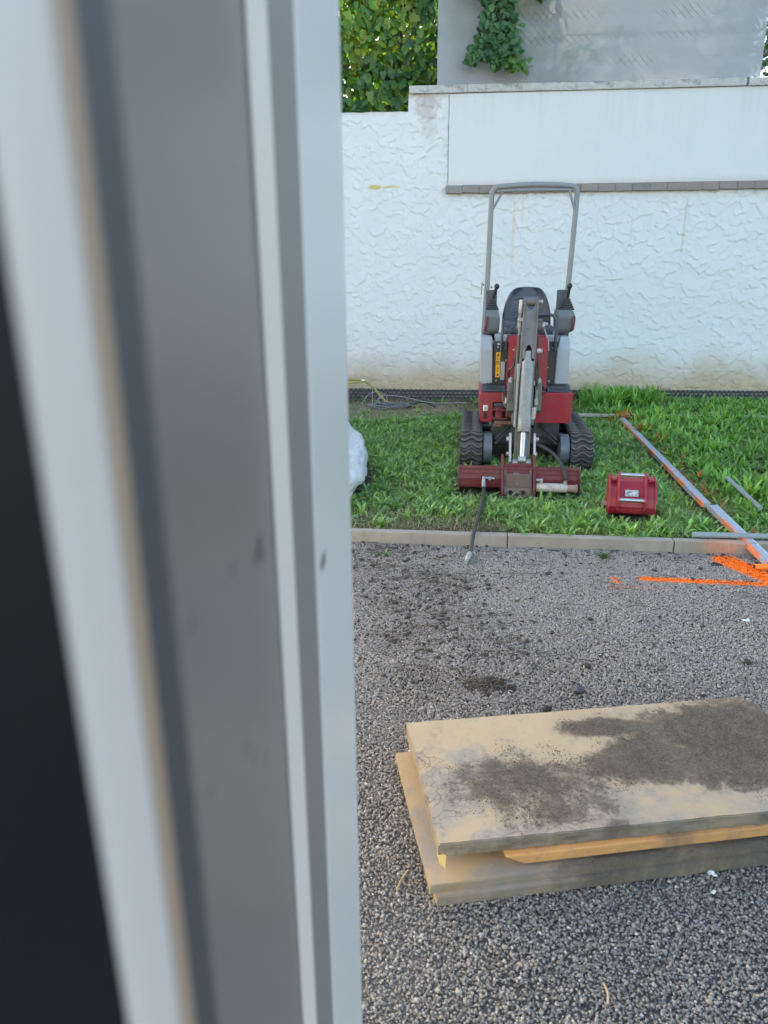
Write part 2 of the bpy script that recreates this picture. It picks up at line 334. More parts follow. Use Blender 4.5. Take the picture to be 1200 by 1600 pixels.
# trowelled render: overlapping trowel patches as real relief
sx = np.concatenate([np.arange(-7, -0.75, 0.06), np.arange(-0.75, 5.3, 0.0085), np.arange(5.3, 11, 0.06)]); sz = np.arange(-0.05, 3.40, 0.0085)
fi0, fi1 = np.searchsorted(sx, -0.75), np.searchsorted(sx, 5.3); ns = fi1 - fi0; nz = len(sz)
Hh = np.zeros((nz, ns)); SX, SZ = np.meshgrid(sx[fi0:fi1], sz)
Hh += 0.006 * vnoise(SX * 5, SZ * 5, 21) + 0.003 * vnoise(SX * 16, SZ * 16, 22)
rr = np.random.default_rng(5)
for i in range(5600):
    cx, cz = rr.uniform(-0.75, 5.3), rr.uniform(-0.05, 3.4); rad = rr.uniform(0.022, 0.085)
    i0, i1 = np.searchsorted(sx, cx - rad * 1.5) - fi0, np.searchsorted(sx, cx + rad * 1.5) - fi0; j0, j1 = np.searchsorted(sz, [cz - rad * 1.5, cz + rad * 1.5])
    i0, i1, j0, j1 = max(i0, 0), min(i1, ns), max(j0, 0), min(j1, nz)
    if i1 - i0 < 2 or j1 - j0 < 2: continue
    x = SX[j0:j1, i0:i1] - cx; z = SZ[j0:j1, i0:i1] - cz; w1 = 0.012 * (vnoise(x * 40 + i, z * 40, 30) - 0.5)
    th = rr.normal(-math.pi / 2, 0.8); asp = rr.uniform(0.55, 1.3); gx, gz_ = math.cos(th), math.sin(th)
    t = (x * gx + z * gz_) + w1; c_ = (-x * gz_ + z * gx) + w1       # t: towards the raised edge
    ins = (t < rad * 0.55) & (t > -rad * 1.3) & (np.abs(c_) < rad * asp * (0.75 + 0.25 * np.cos(t / rad)))
    if rr.random() < 0.55: ins &= (np.abs(c_) * 0.8 + t) < rad * rr.uniform(0.5, 0.9)
    hgt = rr.uniform(0.003, 0.0120); pl = hgt * (t / rad + 1.3) / 1.85 - 0.0015
    base = Hh[j0:j1, i0:i1]; low = base.min() * 0.5 + base.mean() * 0.5
    Hh[j0:j1, i0:i1] = np.where(ins, np.maximum(base, low * 0.92 + pl), base)
Hh = np.clip(Hh, 0, 0.040)
Hf = np.full((nz, len(sx)), 0.008); Hf[:, fi0:fi1] = Hh
SX, SZ = np.meshgrid(sx, sz)
top = np.where(SX < S_LOW, LOWTOP + 0.008 * vnoise(SX * 12, SX * 0, 9), np.where(SX < S_PAN, CAP0 + 0.005, LEDGE0 + 0.004))
Zc = np.minimum(SZ, top); V = np.stack([SX, -Hf, Zc], -1).reshape(-1, 3)
idx = np.arange(V.shape[0]).reshape(nz, len(sx)); F = np.stack([idx[:-1, :-1], idx[:-1, 1:], idx[1:, 1:], idx[1:, :-1]], -1)
okq = (SZ[:-1, :-1] < np.minimum(top[:-1, :-1], top[:-1, 1:]) - 0.0005) 
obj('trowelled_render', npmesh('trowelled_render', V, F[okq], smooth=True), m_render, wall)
# solid core
core = MB().box(-7, S_LOW, 0.003, 0.26, -0.1, LOWTOP - 0.002).box(S_LOW + 0.001, S_PAN, 0.003, 0.26, -0.1, CAP0 - 0.001).box(S_PAN + 0.001, 11, 0.003, 0.26, -0.1, CAP0 - 0.001)
core.prism([(S_LOW - 0.008, LOWTOP), (S_LOW + 0.002, LOWTOP), (S_LOW + 0.002, CAP0 - 0.002), (S_LOW - 0.002, CAP0 - 0.002)], 'y', -0.016, 0.2)
core.build('wall_core', m_render, wall)
# smooth upper panel
k = N('smooth_render'); v = k.coord(); o = k.sep(v); n1 = k.noise(v, 1.4, 5); n2 = k.noise(v, 25, 4); n3 = k.noise(k.vmul(v, (6, 6, 0.8)), 1.0, 5)
c = k.mix(n1, (0.585, 0.59, 0.595), (0.65, 0.655, 0.655)); c = k.mix(k.math('MULTIPLY', k.step(n3, 0.50, 0.8), 0.30), c, (0.58, 0.58, 0.56))
ro_ = k.math('MULTIPLY', k.math('MULTIPLY', k.step(k.noise(k.vmul(v, (14, 14, 0.5)), 1.0, 5, 0.7), 0.48, 0.72), k.step(o[2], 2.75, 3.33)), 0.20); c = k.mix(ro_, c, (0.34, 0.33, 0.31))
be = k.math('SUBTRACT', 1.0, k.step(k.math('ADD', o[2], k.math('MULTIPLY', n2, -0.06)), LEDGE1 - 0.02, LEDGE1 + 0.05)); c = k.mix(k.math('MULTIPLY', be, 0.5), c, (0.50, 0.45, 0.40))
k.bump(k.noise(v, 9, 6, 0.6), 0.25, 0.012); m_smooth = k.fin(c, 0.75, 0, 0.3)
MB().box(S_PAN + 0.006, 10.9, -0.020, 0.003, LEDGE1 + 0.002, CAP0 - 0.004, 0.004).build('smooth_panel', m_smooth, wall)
# coping slabs on top
k = N('old_coping'); v = k.coord(); a = k.noise(v, 9, 7, 0.7); b = k.noise(v, 60, 4)
c = k.mix(k.step(a, 0.42, 0.62), (0.52, 0.515, 0.49), (0.40, 0.40, 0.37)); c = k.mix(k.math('MULTIPLY', k.step(k.noise(k.vmul(v, (1, 1, 2.2)), 5.5, 8, 0.75), 0.49, 0.66), 0.8), c, (0.06, 0.06, 0.055)); c = k.mix(k.math('MULTIPLY', b, 0.3), c, (0.25, 0.25, 0.23))
k.bump(a, 0.5, 0.01); m_cope = k.fin(c, 0.9)
s0 = S_LOW - 0.01
for i, L in enumerate([0.62, 0.95, 0.9, 1.05, 0.88, 1.0, 1.1, 0.9, 1.0, 1.0, 0.9]):
    MB().box(0, L - 0.006, -0.045, 0.30, CAP0, CAP1 - 0.015, 0.008).build('coping_slab', m_cope, wall, (s0, random.uniform(-0.006, 0.006), random.uniform(-0.004, 0.004)), (0, random.uniform(-0.004, 0.004), 0)); s0 += L
# brick ledge, one object per brick
k = N('ledge_brick'); v = k.coord(); oi = k.n('ObjectInfo').outputs['Random']; a = k.noise(k.pos(), 18, 6, 0.7)
c = k.ramp(oi, [(0.0, (0.22, 0.19, 0.17)), (0.5, (0.28, 0.215, 0.19)), (1.0, (0.25, 0.225, 0.205))]); c = k.mix(k.step(a, 0.4, 0.68), c, (0.235, 0.225, 0.215)); k.bump(k.noise(k.pos(), 60, 4), 0.6, 0.006); m_brick = k.fin(c, 0.9)
bmeshes = []
for i in range(5):
    b = bmesh.new(); bmesh.ops.create_cube(b, size=1)
    for q in b.verts: q.co = (q.co.x * 0.180 + random.uniform(-.003, .003), q.co.y * 0.10 + random.uniform(-.004, .004), q.co.z * 0.077 + random.uniform(-.007, .005))
    bmesh.ops.bevel(b, geom=b.edges[:], offset=0.005, segments=1, affect='EDGES'); me = bpy.data.meshes.new('brick'); b.to_mesh(me); b.free(); me.materials.append(m_brick); bmeshes.append(me)
for i in range(52):
    obj('brick', bmeshes[i % 5], m_brick, wall, (S_PAN - 0.02 + 0.09 + i * 0.1835, -0.005 + random.uniform(-0.004, 0.004), (LEDGE0 + LEDGE1) / 2 + random.uniform(-0.003, 0.003)), (0, random.uniform(-.01, .01), random.uniform(-.01, .01)))
mj = worn('mortar', (0.27, 0.255, 0.24), amount=0.6, scale=12, rough=0.95)
MB().box(S_PAN - 0.018, 10.7, -0.047, 0.002, LEDGE0 + 0.006, LEDGE1 - 0.004).build('mortar', mj, wall)

# dimpled drainage membrane along the foot of the wall
k = N('black_plastic'); a = k.n('Attribute'); a.attribute_name = 'tint'; n = k.noise(k.coord(), 6, 5); m_mem = k.fin(k.mix(k.math('MULTIPLY', n, 0.5), k.mix(1.0, a.outputs['Color'], (1.0, 0.92, 0.9), 'MULTIPLY'), (0.11, 0.10, 0.09)), 0.55)   # paler on the raised dimples
s = np.arange(-2.0, 7.0, 0.01); z = np.arange(0, 0.15, 0.01); SX, SZ = np.meshgrid(s, z); SZ = SZ * (1 + 0.12 * vnoise(SX * 0.9, SX * 0, 4)) + 0.02
row = np.round(SZ / 0.04); ph = ((SX / 0.052 + 0.5 * (row % 2)) % 1 - 0.5); 
dim = np.clip(1.15 - 2.6 * np.sqrt(ph ** 2 + ((SZ / 0.04 + 0.5) % 1 - 0.5) ** 2), 0, 1)
D = -0.034 - 0.016 * dim - 0.02 * vnoise(SX * 1.3, SZ * 3, 8)
idx = np.arange(SX.size).reshape(SX.shape); F = np.stack([idx[:-1, :-1], idx[:-1, 1:], idx[1:, 1:], idx[1:, :-1]], -1).reshape(-1, 4)
mem = obj('drainage_membrane', npmesh('drainage_membrane', np.stack([SX, D, SZ], -1).reshape(-1, 3), F, np.repeat(0.02 + 0.16 * dim.reshape(-1, 1) ** 1.5, 3, 1)), m_mem, None, (WA[0], WA[1], 0.02), (0, 0, WANG))
sd_ = mem.modifiers.new('thickness', 'SOLIDIFY'); sd_.thickness = 0.002
tag(mem, 'black dimpled drainage membrane strip along the foot of the white wall', 'membrane')

# ------------------------------------------------------------------ screened fence on top of the wall
fence = thing('screened_fence', 'chain link fence covered by a grey translucent screen on the wall top', 'fence', (WA[0], WA[1], 0), WANG)
k = N('screen_cloth'); v = k.coord(); o = k.sep(v); n1 = k.noise(v, 1.1, 5); wv = k.noise(k.vmul(v, (2, 2, 60)), 1.0, 3)
c = k.mix(n1, (0.30, 0.315, 0.335), (0.37, 0.385, 0.405)); c = k.mix(k.math('MULTIPLY', wv, 0.35), c, (0.30, 0.31, 0.33)); k.bump(k.noise(k.vmul(v, (3, 3, 14)), 1.0, 4), 0.2, 0.02); k.fin(c, 0.65)
tr = k.n('BsdfTransparent'); tl = k.n('BsdfTranslucent'); k.set(tl.inputs[0], c)
m1 = k.n('MixShader'); m1.inputs[0].default_value = 0.07; k.t.links.new(k.b.outputs[0], m1.inputs[1]); k.t.links.new(tl.outputs[0], m1.inputs[2])
patch = k.step(k.math('SUBTRACT', k.math('ADD', n1, k.math('MULTIPLY', k.step(o[2], 3.5, 4.2), 0.12)), k.math('MULTIPLY', k.math('ABSOLUTE', k.math('SUBTRACT', o[0], 2.05)), 0.20)), 0.30, 0.60)
m2 = k.n('MixShader'); k.set(m2.inputs[0], k.math('ADD', 0.07, k.math('MULTIPLY', patch, 0.34)))
k.t.links.new(m1.outputs[0], m2.inputs[1]); k.t.links.new(tr.outputs[0], m2.inputs[2]); k.t.links.new(m2.outputs[0], k.out.inputs[0]); m_screen = k.m
sx_ = np.linspace(0.985, 4.33, 120); zz = np.linspace(CAP1 - 0.0, 5.05, 60); SX, SZ = np.meshgrid(sx_, zz)
D = 0.03 + 0.012 * vnoise(SX * 2, SZ * 2, 12) + 0.004 * np.sin(SZ * 30) * vnoise(SX, SZ * 0.7, 13)
idx = np.arange(SX.size).reshape(SX.shape); Fq = np.stack([idx[:-1, :-1], idx[:-1, 1:], idx[1:, 1:], idx[1:, :-1]], -1).reshape(-1, 4)
obj('screen', npmesh('screen', np.stack([SX, D, SZ + 0.0], -1).reshape(-1, 3), Fq, smooth=True), m_screen, fence)
sx2 = np.linspace(4.62, 8.0, 40); SX, SZ = np.meshgrid(sx2, zz); idx = np.arange(SX.size).reshape(SX.shape); Fq = np.stack([idx[:-1, :-1], idx[:-1, 1:], idx[1:, 1:], idx[1:, :-1]], -1).reshape(-1, 4)
obj('screen', npmesh('screen', np.stack([SX, 0.03 + 0.01 * vnoise(SX * 2, SZ * 2, 12), SZ], -1).reshape(-1, 3), Fq, smooth=True), m_screen, fence)
m_galv = worn('galvanised', (0.40, 0.42, 0.44), (0.20, 0.19, 0.18), 0.4, 12, 0.45, 0.7)
cl = MB(); z0, z1 = CAP1 + 0.01, 5.0; Hz = z1 - z0
for i in range(int((8.0 - 0.98 + Hz) / 0.075)):
    s0 = 0.98 + i * 0.075 - Hz
    for sgn in (1, -1):
        a0, a1 = (s0, s0 + Hz) if sgn > 0 else (s0 + Hz, s0)
        t0, t1 = 0.0, 1.0; lo, hi = 0.985, 8.0
        # clip to the fence length
        def cl_t(s): return (s - a0) / (a1 - a0)
        ta, tb = sorted((cl_t(lo), cl_t(hi))); t0, t1 = max(0, ta), min(1, tb)
        if t1 - t0 < 0.02: continue
        P = lambda t: (a0 + (a1 - a0) * t, 0.0404 + 0.0010 * sgn, z0 + Hz * t)
        cl.tube([P(t0), P(t1)], 0.0026, 4, False, False)
m_fpost = worn('painted_post', (0.16, 0.17, 0.18), rough=0.7)
cl.build('chain_link', m_galv, fence)
for s_ in (2.22, 4.55, 7.0): MB().cyl((s_, 0.088, CAP1), (s_, 0.088, 5.05), 0.026, 12).build('post', m_fpost, fence)
for z_ in (3.86, 4.98): MB().cyl((0.99, 0.052, z_), (8, 0.052, z_), 0.011, 8).build('rail', m_galv, fence)

# ================================================================== VEGETATION HELPERS
def leaf_cloud(P, Nrm, size, tint, fold=0.25, shape='ivy'):
    """one lobed leaf per point: P (n,3), Nrm (n,3) facing, size (n,), tint (n,3)"""
    n = len(P)
    if shape == 'ivy': out = np.array([(0, -.05), (.30, -.22), (.52, .10), (.34, .30), (.36, .62), (0, 1.0), (-.36, .62), (-.34, .30), (-.52, .10), (-.30, -.22)])
    else: out = np.array([(0, 0), (.24, .25), (.30, .55), (0, 1.0), (-.30, .55), (-.24, .25)])
    m = len(out); Nn = Nrm / np.linalg.norm(Nrm, axis=1, keepdims=True)
    dn = np.array([0, 0, -1.0]) + rng.normal(0, 0.45, (n, 3)); T = dn - Nn * np.sum(dn * Nn, 1, keepdims=True); T /= np.linalg.norm(T, axis=1, keepdims=True); B = np.cross(Nn, T)
    pts = np.concatenate([[(0, .42)], out]); V = np.zeros((n, m + 1, 3))
    for i, (a, b) in enumerate(pts):
        V[:, i] = P + size[:, None] * (B * a + T * (b - 0.4) - Nn * (abs(a) * fold + 0.25 * max(b - 0.4, 0) ** 2))
    F = np.array([(0, 1 + i, 1 + (i + 1) % m) for i in range(m)]); F = (F[None] + (np.arange(n) * (m + 1))[:, None, None]).reshape(-1, 3)
    return V.reshape(-1, 3), F, np.repeat(tint, m + 1, 0)
def tints(n, cols, jit=0.18):
    cols = np.array(cols); t = cols[rng.integers(0, len(cols), n)]; return np.clip(t * (1 + rng.normal(0, jit, (n, 1))) * (1 + rng.normal(0, jit * 0.4, (n, 3))), 0.004, 1)
m_leaf = leafmat('leaf', 0.35); m_grass = leafmat('grass_blade', 0.30)
k = N('bark'); v = k.coord(); a = k.noise(k.vmul(v, (14, 14, 3)), 1, 6, 0.7); k.bump(a, 0.8, 0.02); m_bark = k.fin(k.mix(a, (0.05, 0.037, 0.026), (0.17, 0.135, 0.10)), 0.9)
GREENS = [(0.050, 0.125, 0.030), (0.065, 0.155, 0.030), (0.095, 0.20, 0.035), (0.040, 0.105, 0.042)]

# ivy hedge behind the low part of the wall
hd = thing('ivy_hedge', 'tall leafy ivy hedge rising behind the low end of the white wall', 'hedge', (-0.6, 9.7, 0))
n = 15000; X = rng.uniform(-3.6, 1.28, n); Z = 2.9 + 2.9 * rng.random(n); dep = np.abs(rng.normal(0, 0.27, n)) + 0.32 * vnoise(X * 2.2, Z * 2.2, 41); Y = wall_y(X) + 0.34 + dep
keep = ~((X > 0.50) & (Y < wall_y(X) + 0.62 + 0.4 * (X - 0.5))); X, Y, Z = X[keep], Y[keep], Z[keep]; n = len(X)
nr = np.stack([rng.normal(0, 0.45, n), -1 + rng.normal(0, 0.35, n), 0.35 + rng.normal(0, 0.4, n)], -1)
ht = tints(n, GREENS + [(0.12, 0.21, 0.035)]); lt = (Z > 3.55 + 0.5 * vnoise(X * 3, Z * 3, 43)) & (X < 0.42) & (rng.random(n) < 0.75); ht[lt] = tints(lt.sum(), [(0.15, 0.26, 0.035), (0.11, 0.22, 0.035), (0.22, 0.30, 0.03)])  # upper left leaves coloured yellow-green to look sunlit
V, F, T = leaf_cloud(np.stack([X + 0.6, Y - 9.7, Z], -1), nr, rng.uniform(0.05, 0.105, n) + 0.05 * (dep[keep] > 0.6), ht)
stuff(obj('foliage', npmesh('foliage', V, F, T), m_leaf, hd))
st = MB()
for i in range(26):
    x = -3.0 + i * 0.165 + random.uniform(-.08, .08); y = wall_y(x) - 9.7 + 0.75 + random.uniform(0, .35)
    st.tube(spline([(x + 0.6, y, 0), (x + 0.6 + random.uniform(-.15, .15), y, 2), (x + 0.6 + random.uniform(-.25, .25), y - 0.1, 3.8), (x + 0.6 + random.uniform(-.4, .4), y, 5.6)], 4), [0.03 - 0.0016 * q for q in range(13)], 5)
stuff(st.build('stem', m_bark, hd))

# hanging vine over the screen
vn = thing('hanging_vine', 'green vine trailing down in front of the grey fence screen', 'vine', (1.2, 8.75, 0))
strands = [[(1.02, 4.75), (1.05, 4.3), (1.10, 3.95), (1.00, 3.72), (0.96, 3.60)], [(1.20, 4.75), (1.22, 4.25), (1.20, 3.9), (1.22, 3.72), (1.20, 3.58)], [(1.30, 4.75), (1.30, 4.2), (1.33, 3.85), (1.38, 3.66), (1.46, 3.53)],
           [(1.12, 4.75), (1.14, 4.1), (1.12, 3.8), (1.10, 3.62)], [(1.35, 4.75), (1.38, 4.32), (1.55, 4.22), (1.66, 4.18)], [(1.10, 4.75), (0.98, 4.4), (0.99, 4.22)], [(1.26, 4.6), (1.28, 4.0), (1.26, 3.75), (1.30, 3.6), (1.40, 3.55)]]
P = []; st = MB()
for q in strands:
    sp = spline([(a - 1.2, wall_y(a) - 0.10 - 8.75 + random.uniform(-.02, .02), b) for a, b in q], 10); st.tube(sp, 0.004, 5)
    for j in range(len(sp)):
        for _ in range(5 if sp[j].z < 3.7 else 7): P.append((sp[j].x + random.gauss(0, .042), sp[j].y - abs(random.gauss(0, .045)), sp[j].z + random.gauss(0, .03)))
P = np.array(P); n = len(P); nr = np.stack([rng.normal(0, 0.5, n), -1 + rng.normal(0, 0.3, n), 0.5 + rng.normal(0, 0.4, n)], -1)
tt = tints(n, [(0.05, 0.12, 0.045), (0.065, 0.15, 0.05), (0.085, 0.18, 0.06)]); sel = (P[:, 2] < 3.64) & (P[:, 0] > 0.12); tt[sel] = tints(sel.sum(), [(0.12, 0.22, 0.03), (0.09, 0.18, 0.03)])
V, F, T = leaf_cloud(P, nr, rng.uniform(0.04, 0.085, n), tt); stuff(obj('foliage', npmesh('foliage', V, F, T), m_leaf, vn)); st.build('stem', m_bark, vn)

# trees beyond the wall; yellowish tree and house added for warm glow through screen
def tree(label, x, y, h, rad, seed, cols):
    t = thing('tree', label, 'tree', (x, y, 0), 0, 'trees beyond the wall'); r_ = random.Random(seed); g_ = np.random.default_rng(seed)
    tr = MB().tube(spline([(0, 0, 0), (0.05, 0, h * 0.3), (-0.05, 0.05, h * 0.6), (0.05, 0, h * 0.9)], 5), [0.16 - 0.009 * q for q in range(16)], 8)
    tips = []
    for i in range(16):
        a = r_.uniform(0, 6.28); z0 = h * r_.uniform(0.3, 0.75); e = (math.cos(a) * rad * r_.uniform(.5, .95), math.sin(a) * rad * r_.uniform(.5, .95), z0 + r_.uniform(.2, .9) * rad * 0.7)
        tr.tube(spline([(0, 0, z0), (e[0] * .5, e[1] * .5, z0 + (e[2] - z0) * .4), e], 4), [0.06 - 0.006 * q for q in range(9)], 5); tips.append(e); tips.append((e[0] * .6, e[1] * .6, z0 + (e[2] - z0) * .6))
    tr.build('trunk', m_bark, t)
    C = np.array(tips); c = C[g_.integers(0, len(C), 3600)]; d = g_.normal(0, 1, c.shape); d /= np.linalg.norm(d, axis=1, keepdims=True); p = c + d * (g_.random((len(c), 1)) ** 0.4) * rad * 0.34
    nr = d + np.array([0, 0, .7]) + g_.normal(0, .4, c.shape); V, F, T = leaf_cloud(p, nr, g_.uniform(0.10, 0.2, len(p)), tints(len(p), cols), 0.2, 'oval')
    stuff(obj('crown', npmesh('crown', V, F, T), m_leaf, t)); return t
tree('broad dark green tree behind the ivy hedge', 0.1, 12.9, 6.8, 2.0, 3, GREENS)
tree('tall green tree behind the left end of the ivy hedge', -0.9, 14.2, 7.2, 1.8, 8, GREENS)
tree('tree with yellowish leaves added behind the screen for warm sunlit spots', 2.3, 11.9, 6.0, 1.2, 4, [(0.10, 0.17, 0.035), (0.16, 0.20, 0.04)])
tree('green tree half hidden behind the right end of the screen', 5.6, 12.8, 6.5, 2.0, 5, GREENS)
nh = thing('added_house', 'pale rendered house added behind the grey screen for a warm sunlit patch', 'house', (3.1, 14.2, 0), R_(-38))
m_added_house = worn('added_house_render', (0.72, 0.60, 0.44), (0.4, 0.33, 0.25), 0.3, 2, 0.85)
MB().box(-1.7, 2.6, -1.6, 1.6, -0.1, 5.6).build('wall', m_added_house, nh)
MB().prism([(-2.0, 5.6), (2.9, 5.6), (0.45, 7.0)], 'y', -1.9, 1.9).build('roof', worn('added_house_roof_tile', (0.30, 0.14, 0.09), rough=0.85), nh)
mgl = N('dark_glass').fin((0.03, 0.035, 0.04), 0.08)
for y_ in (-0.7, 0.7):
    wf = MB().box(-1.74, -1.695, y_ - 0.45, y_ + 0.45, 3.4, 4.7, 0.01).build('window', worn('added_house_window_frame', (0.6, 0.6, 0.58)), nh); MB().box(-1.752, -1.745, y_ - 0.38, y_ + 0.38, 3.47, 4.63).build('pane', mgl, wf)

# ------------------------------------------------------------------ lawn plants
def inside(px, py, box): return (px > box[0]) & (px < box[1]) & (py > box[2]) & (py < box[3])
MO = np.array([1.10, 5.5]); MA = R_(6.5)
def mach_uv(x, y): dx, dy = x - MO[0], y - MO[1]; return dx * math.cos(MA) - dy * math.sin(MA), dx * math.sin(MA) + dy * math.cos(MA)
def seg_d(x, y, a, b):
    ax, ay = a; dx, dy = b[0] - ax, b[1] - ay; t = np.clip(((x - ax) * dx + (y - ay) * dy) / (dx * dx + dy * dy), 0, 1); return np.hypot(x - ax - t * dx, y - ay - t * dy)
BAR = [((2.41, 7.35), (2.045, 4.44)), ((2.045, 4.36), (2.065, 3.70))]
def free(x, y, pad=0.0):
    u, v = mach_uv(x, y)
    bad = ((np.abs(np.abs(u) - 0.42) < 0.10 + pad) & (v > -0.02 - pad) & (v < 1.2)) | (inside(u, v, (-0.53, 0.33, -0.64, -0.34)))
    bad |= inside(u, v, (-0.55, 0.36, -0.86, -0.6)) & (np.random.default_rng(2).random(len(u)) < np.where(np.abs(u + 0.1) < 0.2, 0.93, 0.8))
    bad |= (np.abs(u) < 0.36) & (v > 0.3) & (v < 1.1)
    for a, b in BAR: bad |= seg_d(x, y, a, b) < 0.035 + pad * 0.5
    bad |= inside(x, y, (1.40, 1.76, 4.28, 4.66)) | (((x + 0.45) / 0.36) ** 2 + ((y - 5.35) / 0.72) ** 2 < 1)
    bad |= seg_d(x, y, (1.757, 4.0), (2.5, 3.93)) < 0.03
    bad |= (y < kerb_y(x) + 0.065) | (y > wall_y(x) - 0.06)
    return ~bad
def lush(x, y):
    """0..1 how thick the growth is"""
    v = 0.35 + 0.9 * vnoise(x * 1.3 + 7, y * 1.1, 51); v = v * np.clip(1.15 - np.clip((seg_d(x, y, (-0.7, 8.2), (0.35, 8.35)) < 0.75), 0, 1) * 1.1, 0, 1)
    dk = y - kerb_y(x); v = v * np.where((x < 0.75), np.clip((dk - 0.12) / 0.55, 0.0, 1), np.clip((dk + 0.05) / 0.3, 0.3, 1))
    v = np.where(wall_y(x) - y < 0.9, v * np.where(x > 2.2, 0.85, 0.55), v); return np.clip(v + 0.35 * (x > 2.25), 0, 1.1)
def blades(x, y, hgt, wid, lean, az, tint, seg=3, lob=None):
    """bent leaf strips; returns V,F,T"""
    n = len(x); z = lawn_z(x, y) - 0.004; V = np.zeros((n, seg + 1, 2, 3)); dx, dy = np.cos(az), np.sin(az); sx_, sy_ = -dy, dx
    for i in range(seg + 1):
        t = i / seg; ang = lean * (0.35 + 0.9 * t); r = hgt * t * np.sin(np.clip(ang, 0, 1.9)) ; h = hgt * t * np.cos(np.clip(ang, 0, 1.9))
        wp = (lob[i] if lob is not None else (1 - t) ** 0.7) ; wv = wid * wp * 0.5
        cx = x + dx * r; cy = y + dy * r
        V[:, i, 0] = np.stack([cx - sx_ * wv, cy - sy_ * wv, z + h], -1); V[:, i, 1] = np.stack([cx + sx_ * wv, cy + sy_ * wv, z + h], -1)
    V[..., 2] = np.maximum(V[..., 2], (z + 0.004)[:, None, None])
    q = np.array([(2 * i, 2 * i + 1, 2 * i + 3, 2 * i + 2) for i in range(seg)]); F = (q[None] + (np.arange(n) * 2 * (seg + 1))[:, None, None]).reshape(-1, 4)
    return V.reshape(-1, 3), F, np.repeat(tint, 2 * (seg + 1), 0)
def spray(x, y, t):
    """orange overspray on plants beside the bar"""
    d = np.minimum(seg_d(x, y, (2.50, 7.35), (2.13, 4.35)), seg_d(x, y, (2.11, 4.4), (2.13, 4.02))); hot = (d < 0.075) & (rng.random(len(x)) < 0.27) & (vnoise(x * 5, y * 5, 77) > 0.42)
    d2 = np.hypot(x - 2.42, (y - 7.42)) < 0.12; hot |= d2 & (rng.random(len(x)) < 0.6)
    pt = vnoise(x * 1.9 + 3, y * 1.5, 88)[:, None]; t = t * (1.08 + 0.45 * pt) + 0.012 * (np.array([[0.90, 0.97, 1.25]]) * (1 - pt) + np.array([[1.12, 1.04, 0.75]]) * pt); t[hot] = np.array([0.62, 0.17, 0.03]) * rng.uniform(0.5, 1.1, (hot.sum(), 1)); return t
# fine grass
n = 430000; x = rng.uniform(-4.6, 4.6, n); x = np.where((x < -1.3) & (rng.random(n) < 0.35), rng.uniform(-1.3, 4.6, n), x); y = rng.uniform(4.0, 9.0, n); kp = free(x, y) & (rng.random(n) < 0.25 + 0.75 * lush(x, y)) & (lush(x, y) > 0.03); x, y = x[kp], y[kp]; n = len(x); lv = lush(x, y)
GR = [(0.11, 0.21, 0.04), (0.14, 0.255, 0.045), (0.09, 0.18, 0.045), (0.17, 0.26, 0.06), (0.24, 0.26, 0.11)]
t = spray(x, y, tints(n, GR)); u_, v_ = mach_uv(x, y); near = np.clip((np.abs(v_ + 0.3) < 0.6) & (np.abs(u_) < 0.8), 0, 1)
parts = [blades(x, y, rng.uniform(0.025, 0.075, n) * (0.55 + 0.6 * lv), rng.uniform(0.0025, 0.0052, n), rng.uniform(0.2, 1.2, n), rng.uniform(0, 6.28, n), t, 3)]
V, F, T = parts[0]; tag(obj('grass', npmesh('grass', V, F, T), m_grass), 'short green grass growing over the lawn between kerb and wall', 'grass', kind='stuff')
# dandelion and plantain leaves
def rosettes(n, lmin, lmax, wmin, wmax, lean0, lean1, nl0, nl1, cols, lob, xr=(-1.2, 4.5), yr=(4.0, 8.9), cond=None):
    x = rng.uniform(*xr, n); y = rng.uniform(*yr, n); kp = free(x, y, 0.035) & (rng.random(n) < lush(x, y) ** 1.2)
    if cond is not None: kp &= cond(x, y)
    x, y = x[kp], y[kp]; k_ = rng.integers(nl0, nl1, len(x)); size = rng.uniform(0.7, 1.15, len(x)); base = tints(len(x), cols, 0.12)
    X, Y = np.repeat(x, k_), np.repeat(y, k_); sz_ = np.repeat(size, k_); m = len(X); X = X + rng.normal(0, .008, m); Y = Y + rng.normal(0, .008, m)
    tc = np.repeat(base, k_, 0) * (1 + rng.normal(0, .15, (m, 1)))
    return blades(X, Y, rng.uniform(lmin, lmax, m) * sz_, rng.uniform(wmin, wmax, m) * sz_, rng.uniform(lean0, lean1, m), rng.uniform(0, 6.28, m), np.clip(spray(X, Y, tc), .004, 1), 5, lob)
LB1 = [0.25, 0.55, 0.8, 1.0, 0.75, 0.05]; LB2 = [0.2, 0.75, 0.55, 1.0, 0.7, 0.05]; LB3 = [0.15, 0.6, 1.0, 0.95, 0.6, 0.05]
A = rosettes(7000, 0.045, 0.105, 0.008, 0.018, 0.3, 1.3, 7, 15, [(0.125, 0.245, 0.045), (0.165, 0.285, 0.05), (0.10, 0.205, 0.055)], LB1)
B = rosettes(5200, 0.045, 0.10, 0.012, 0.023, 0.5, 1.45, 6, 12, [(0.15, 0.255, 0.075), (0.12, 0.22, 0.08), (0.19, 0.29, 0.07)], LB2)
Cc = rosettes(4600, 0.03, 0.06, 0.016, 0.030, 0.5, 1.45, 5, 9, [(0.20, 0.29, 0.15), (0.14, 0.235, 0.10)], LB3)
Dd = rosettes(1300, 0.09, 0.17, 0.014, 0.028, 0.2, 1.0, 8, 14, [(0.10, 0.225, 0.035), (0.135, 0.26, 0.04)], LB1, (2.3, 4.5), (4.1, 8.3))
Ee = rosettes(130, 0.15, 0.27, 0.016, 0.03, 0.1, 0.9, 9, 16, [(0.10, 0.225, 0.035), (0.13, 0.26, 0.04)], LB1, (2.3, 3.1), (8.1, 8.65))
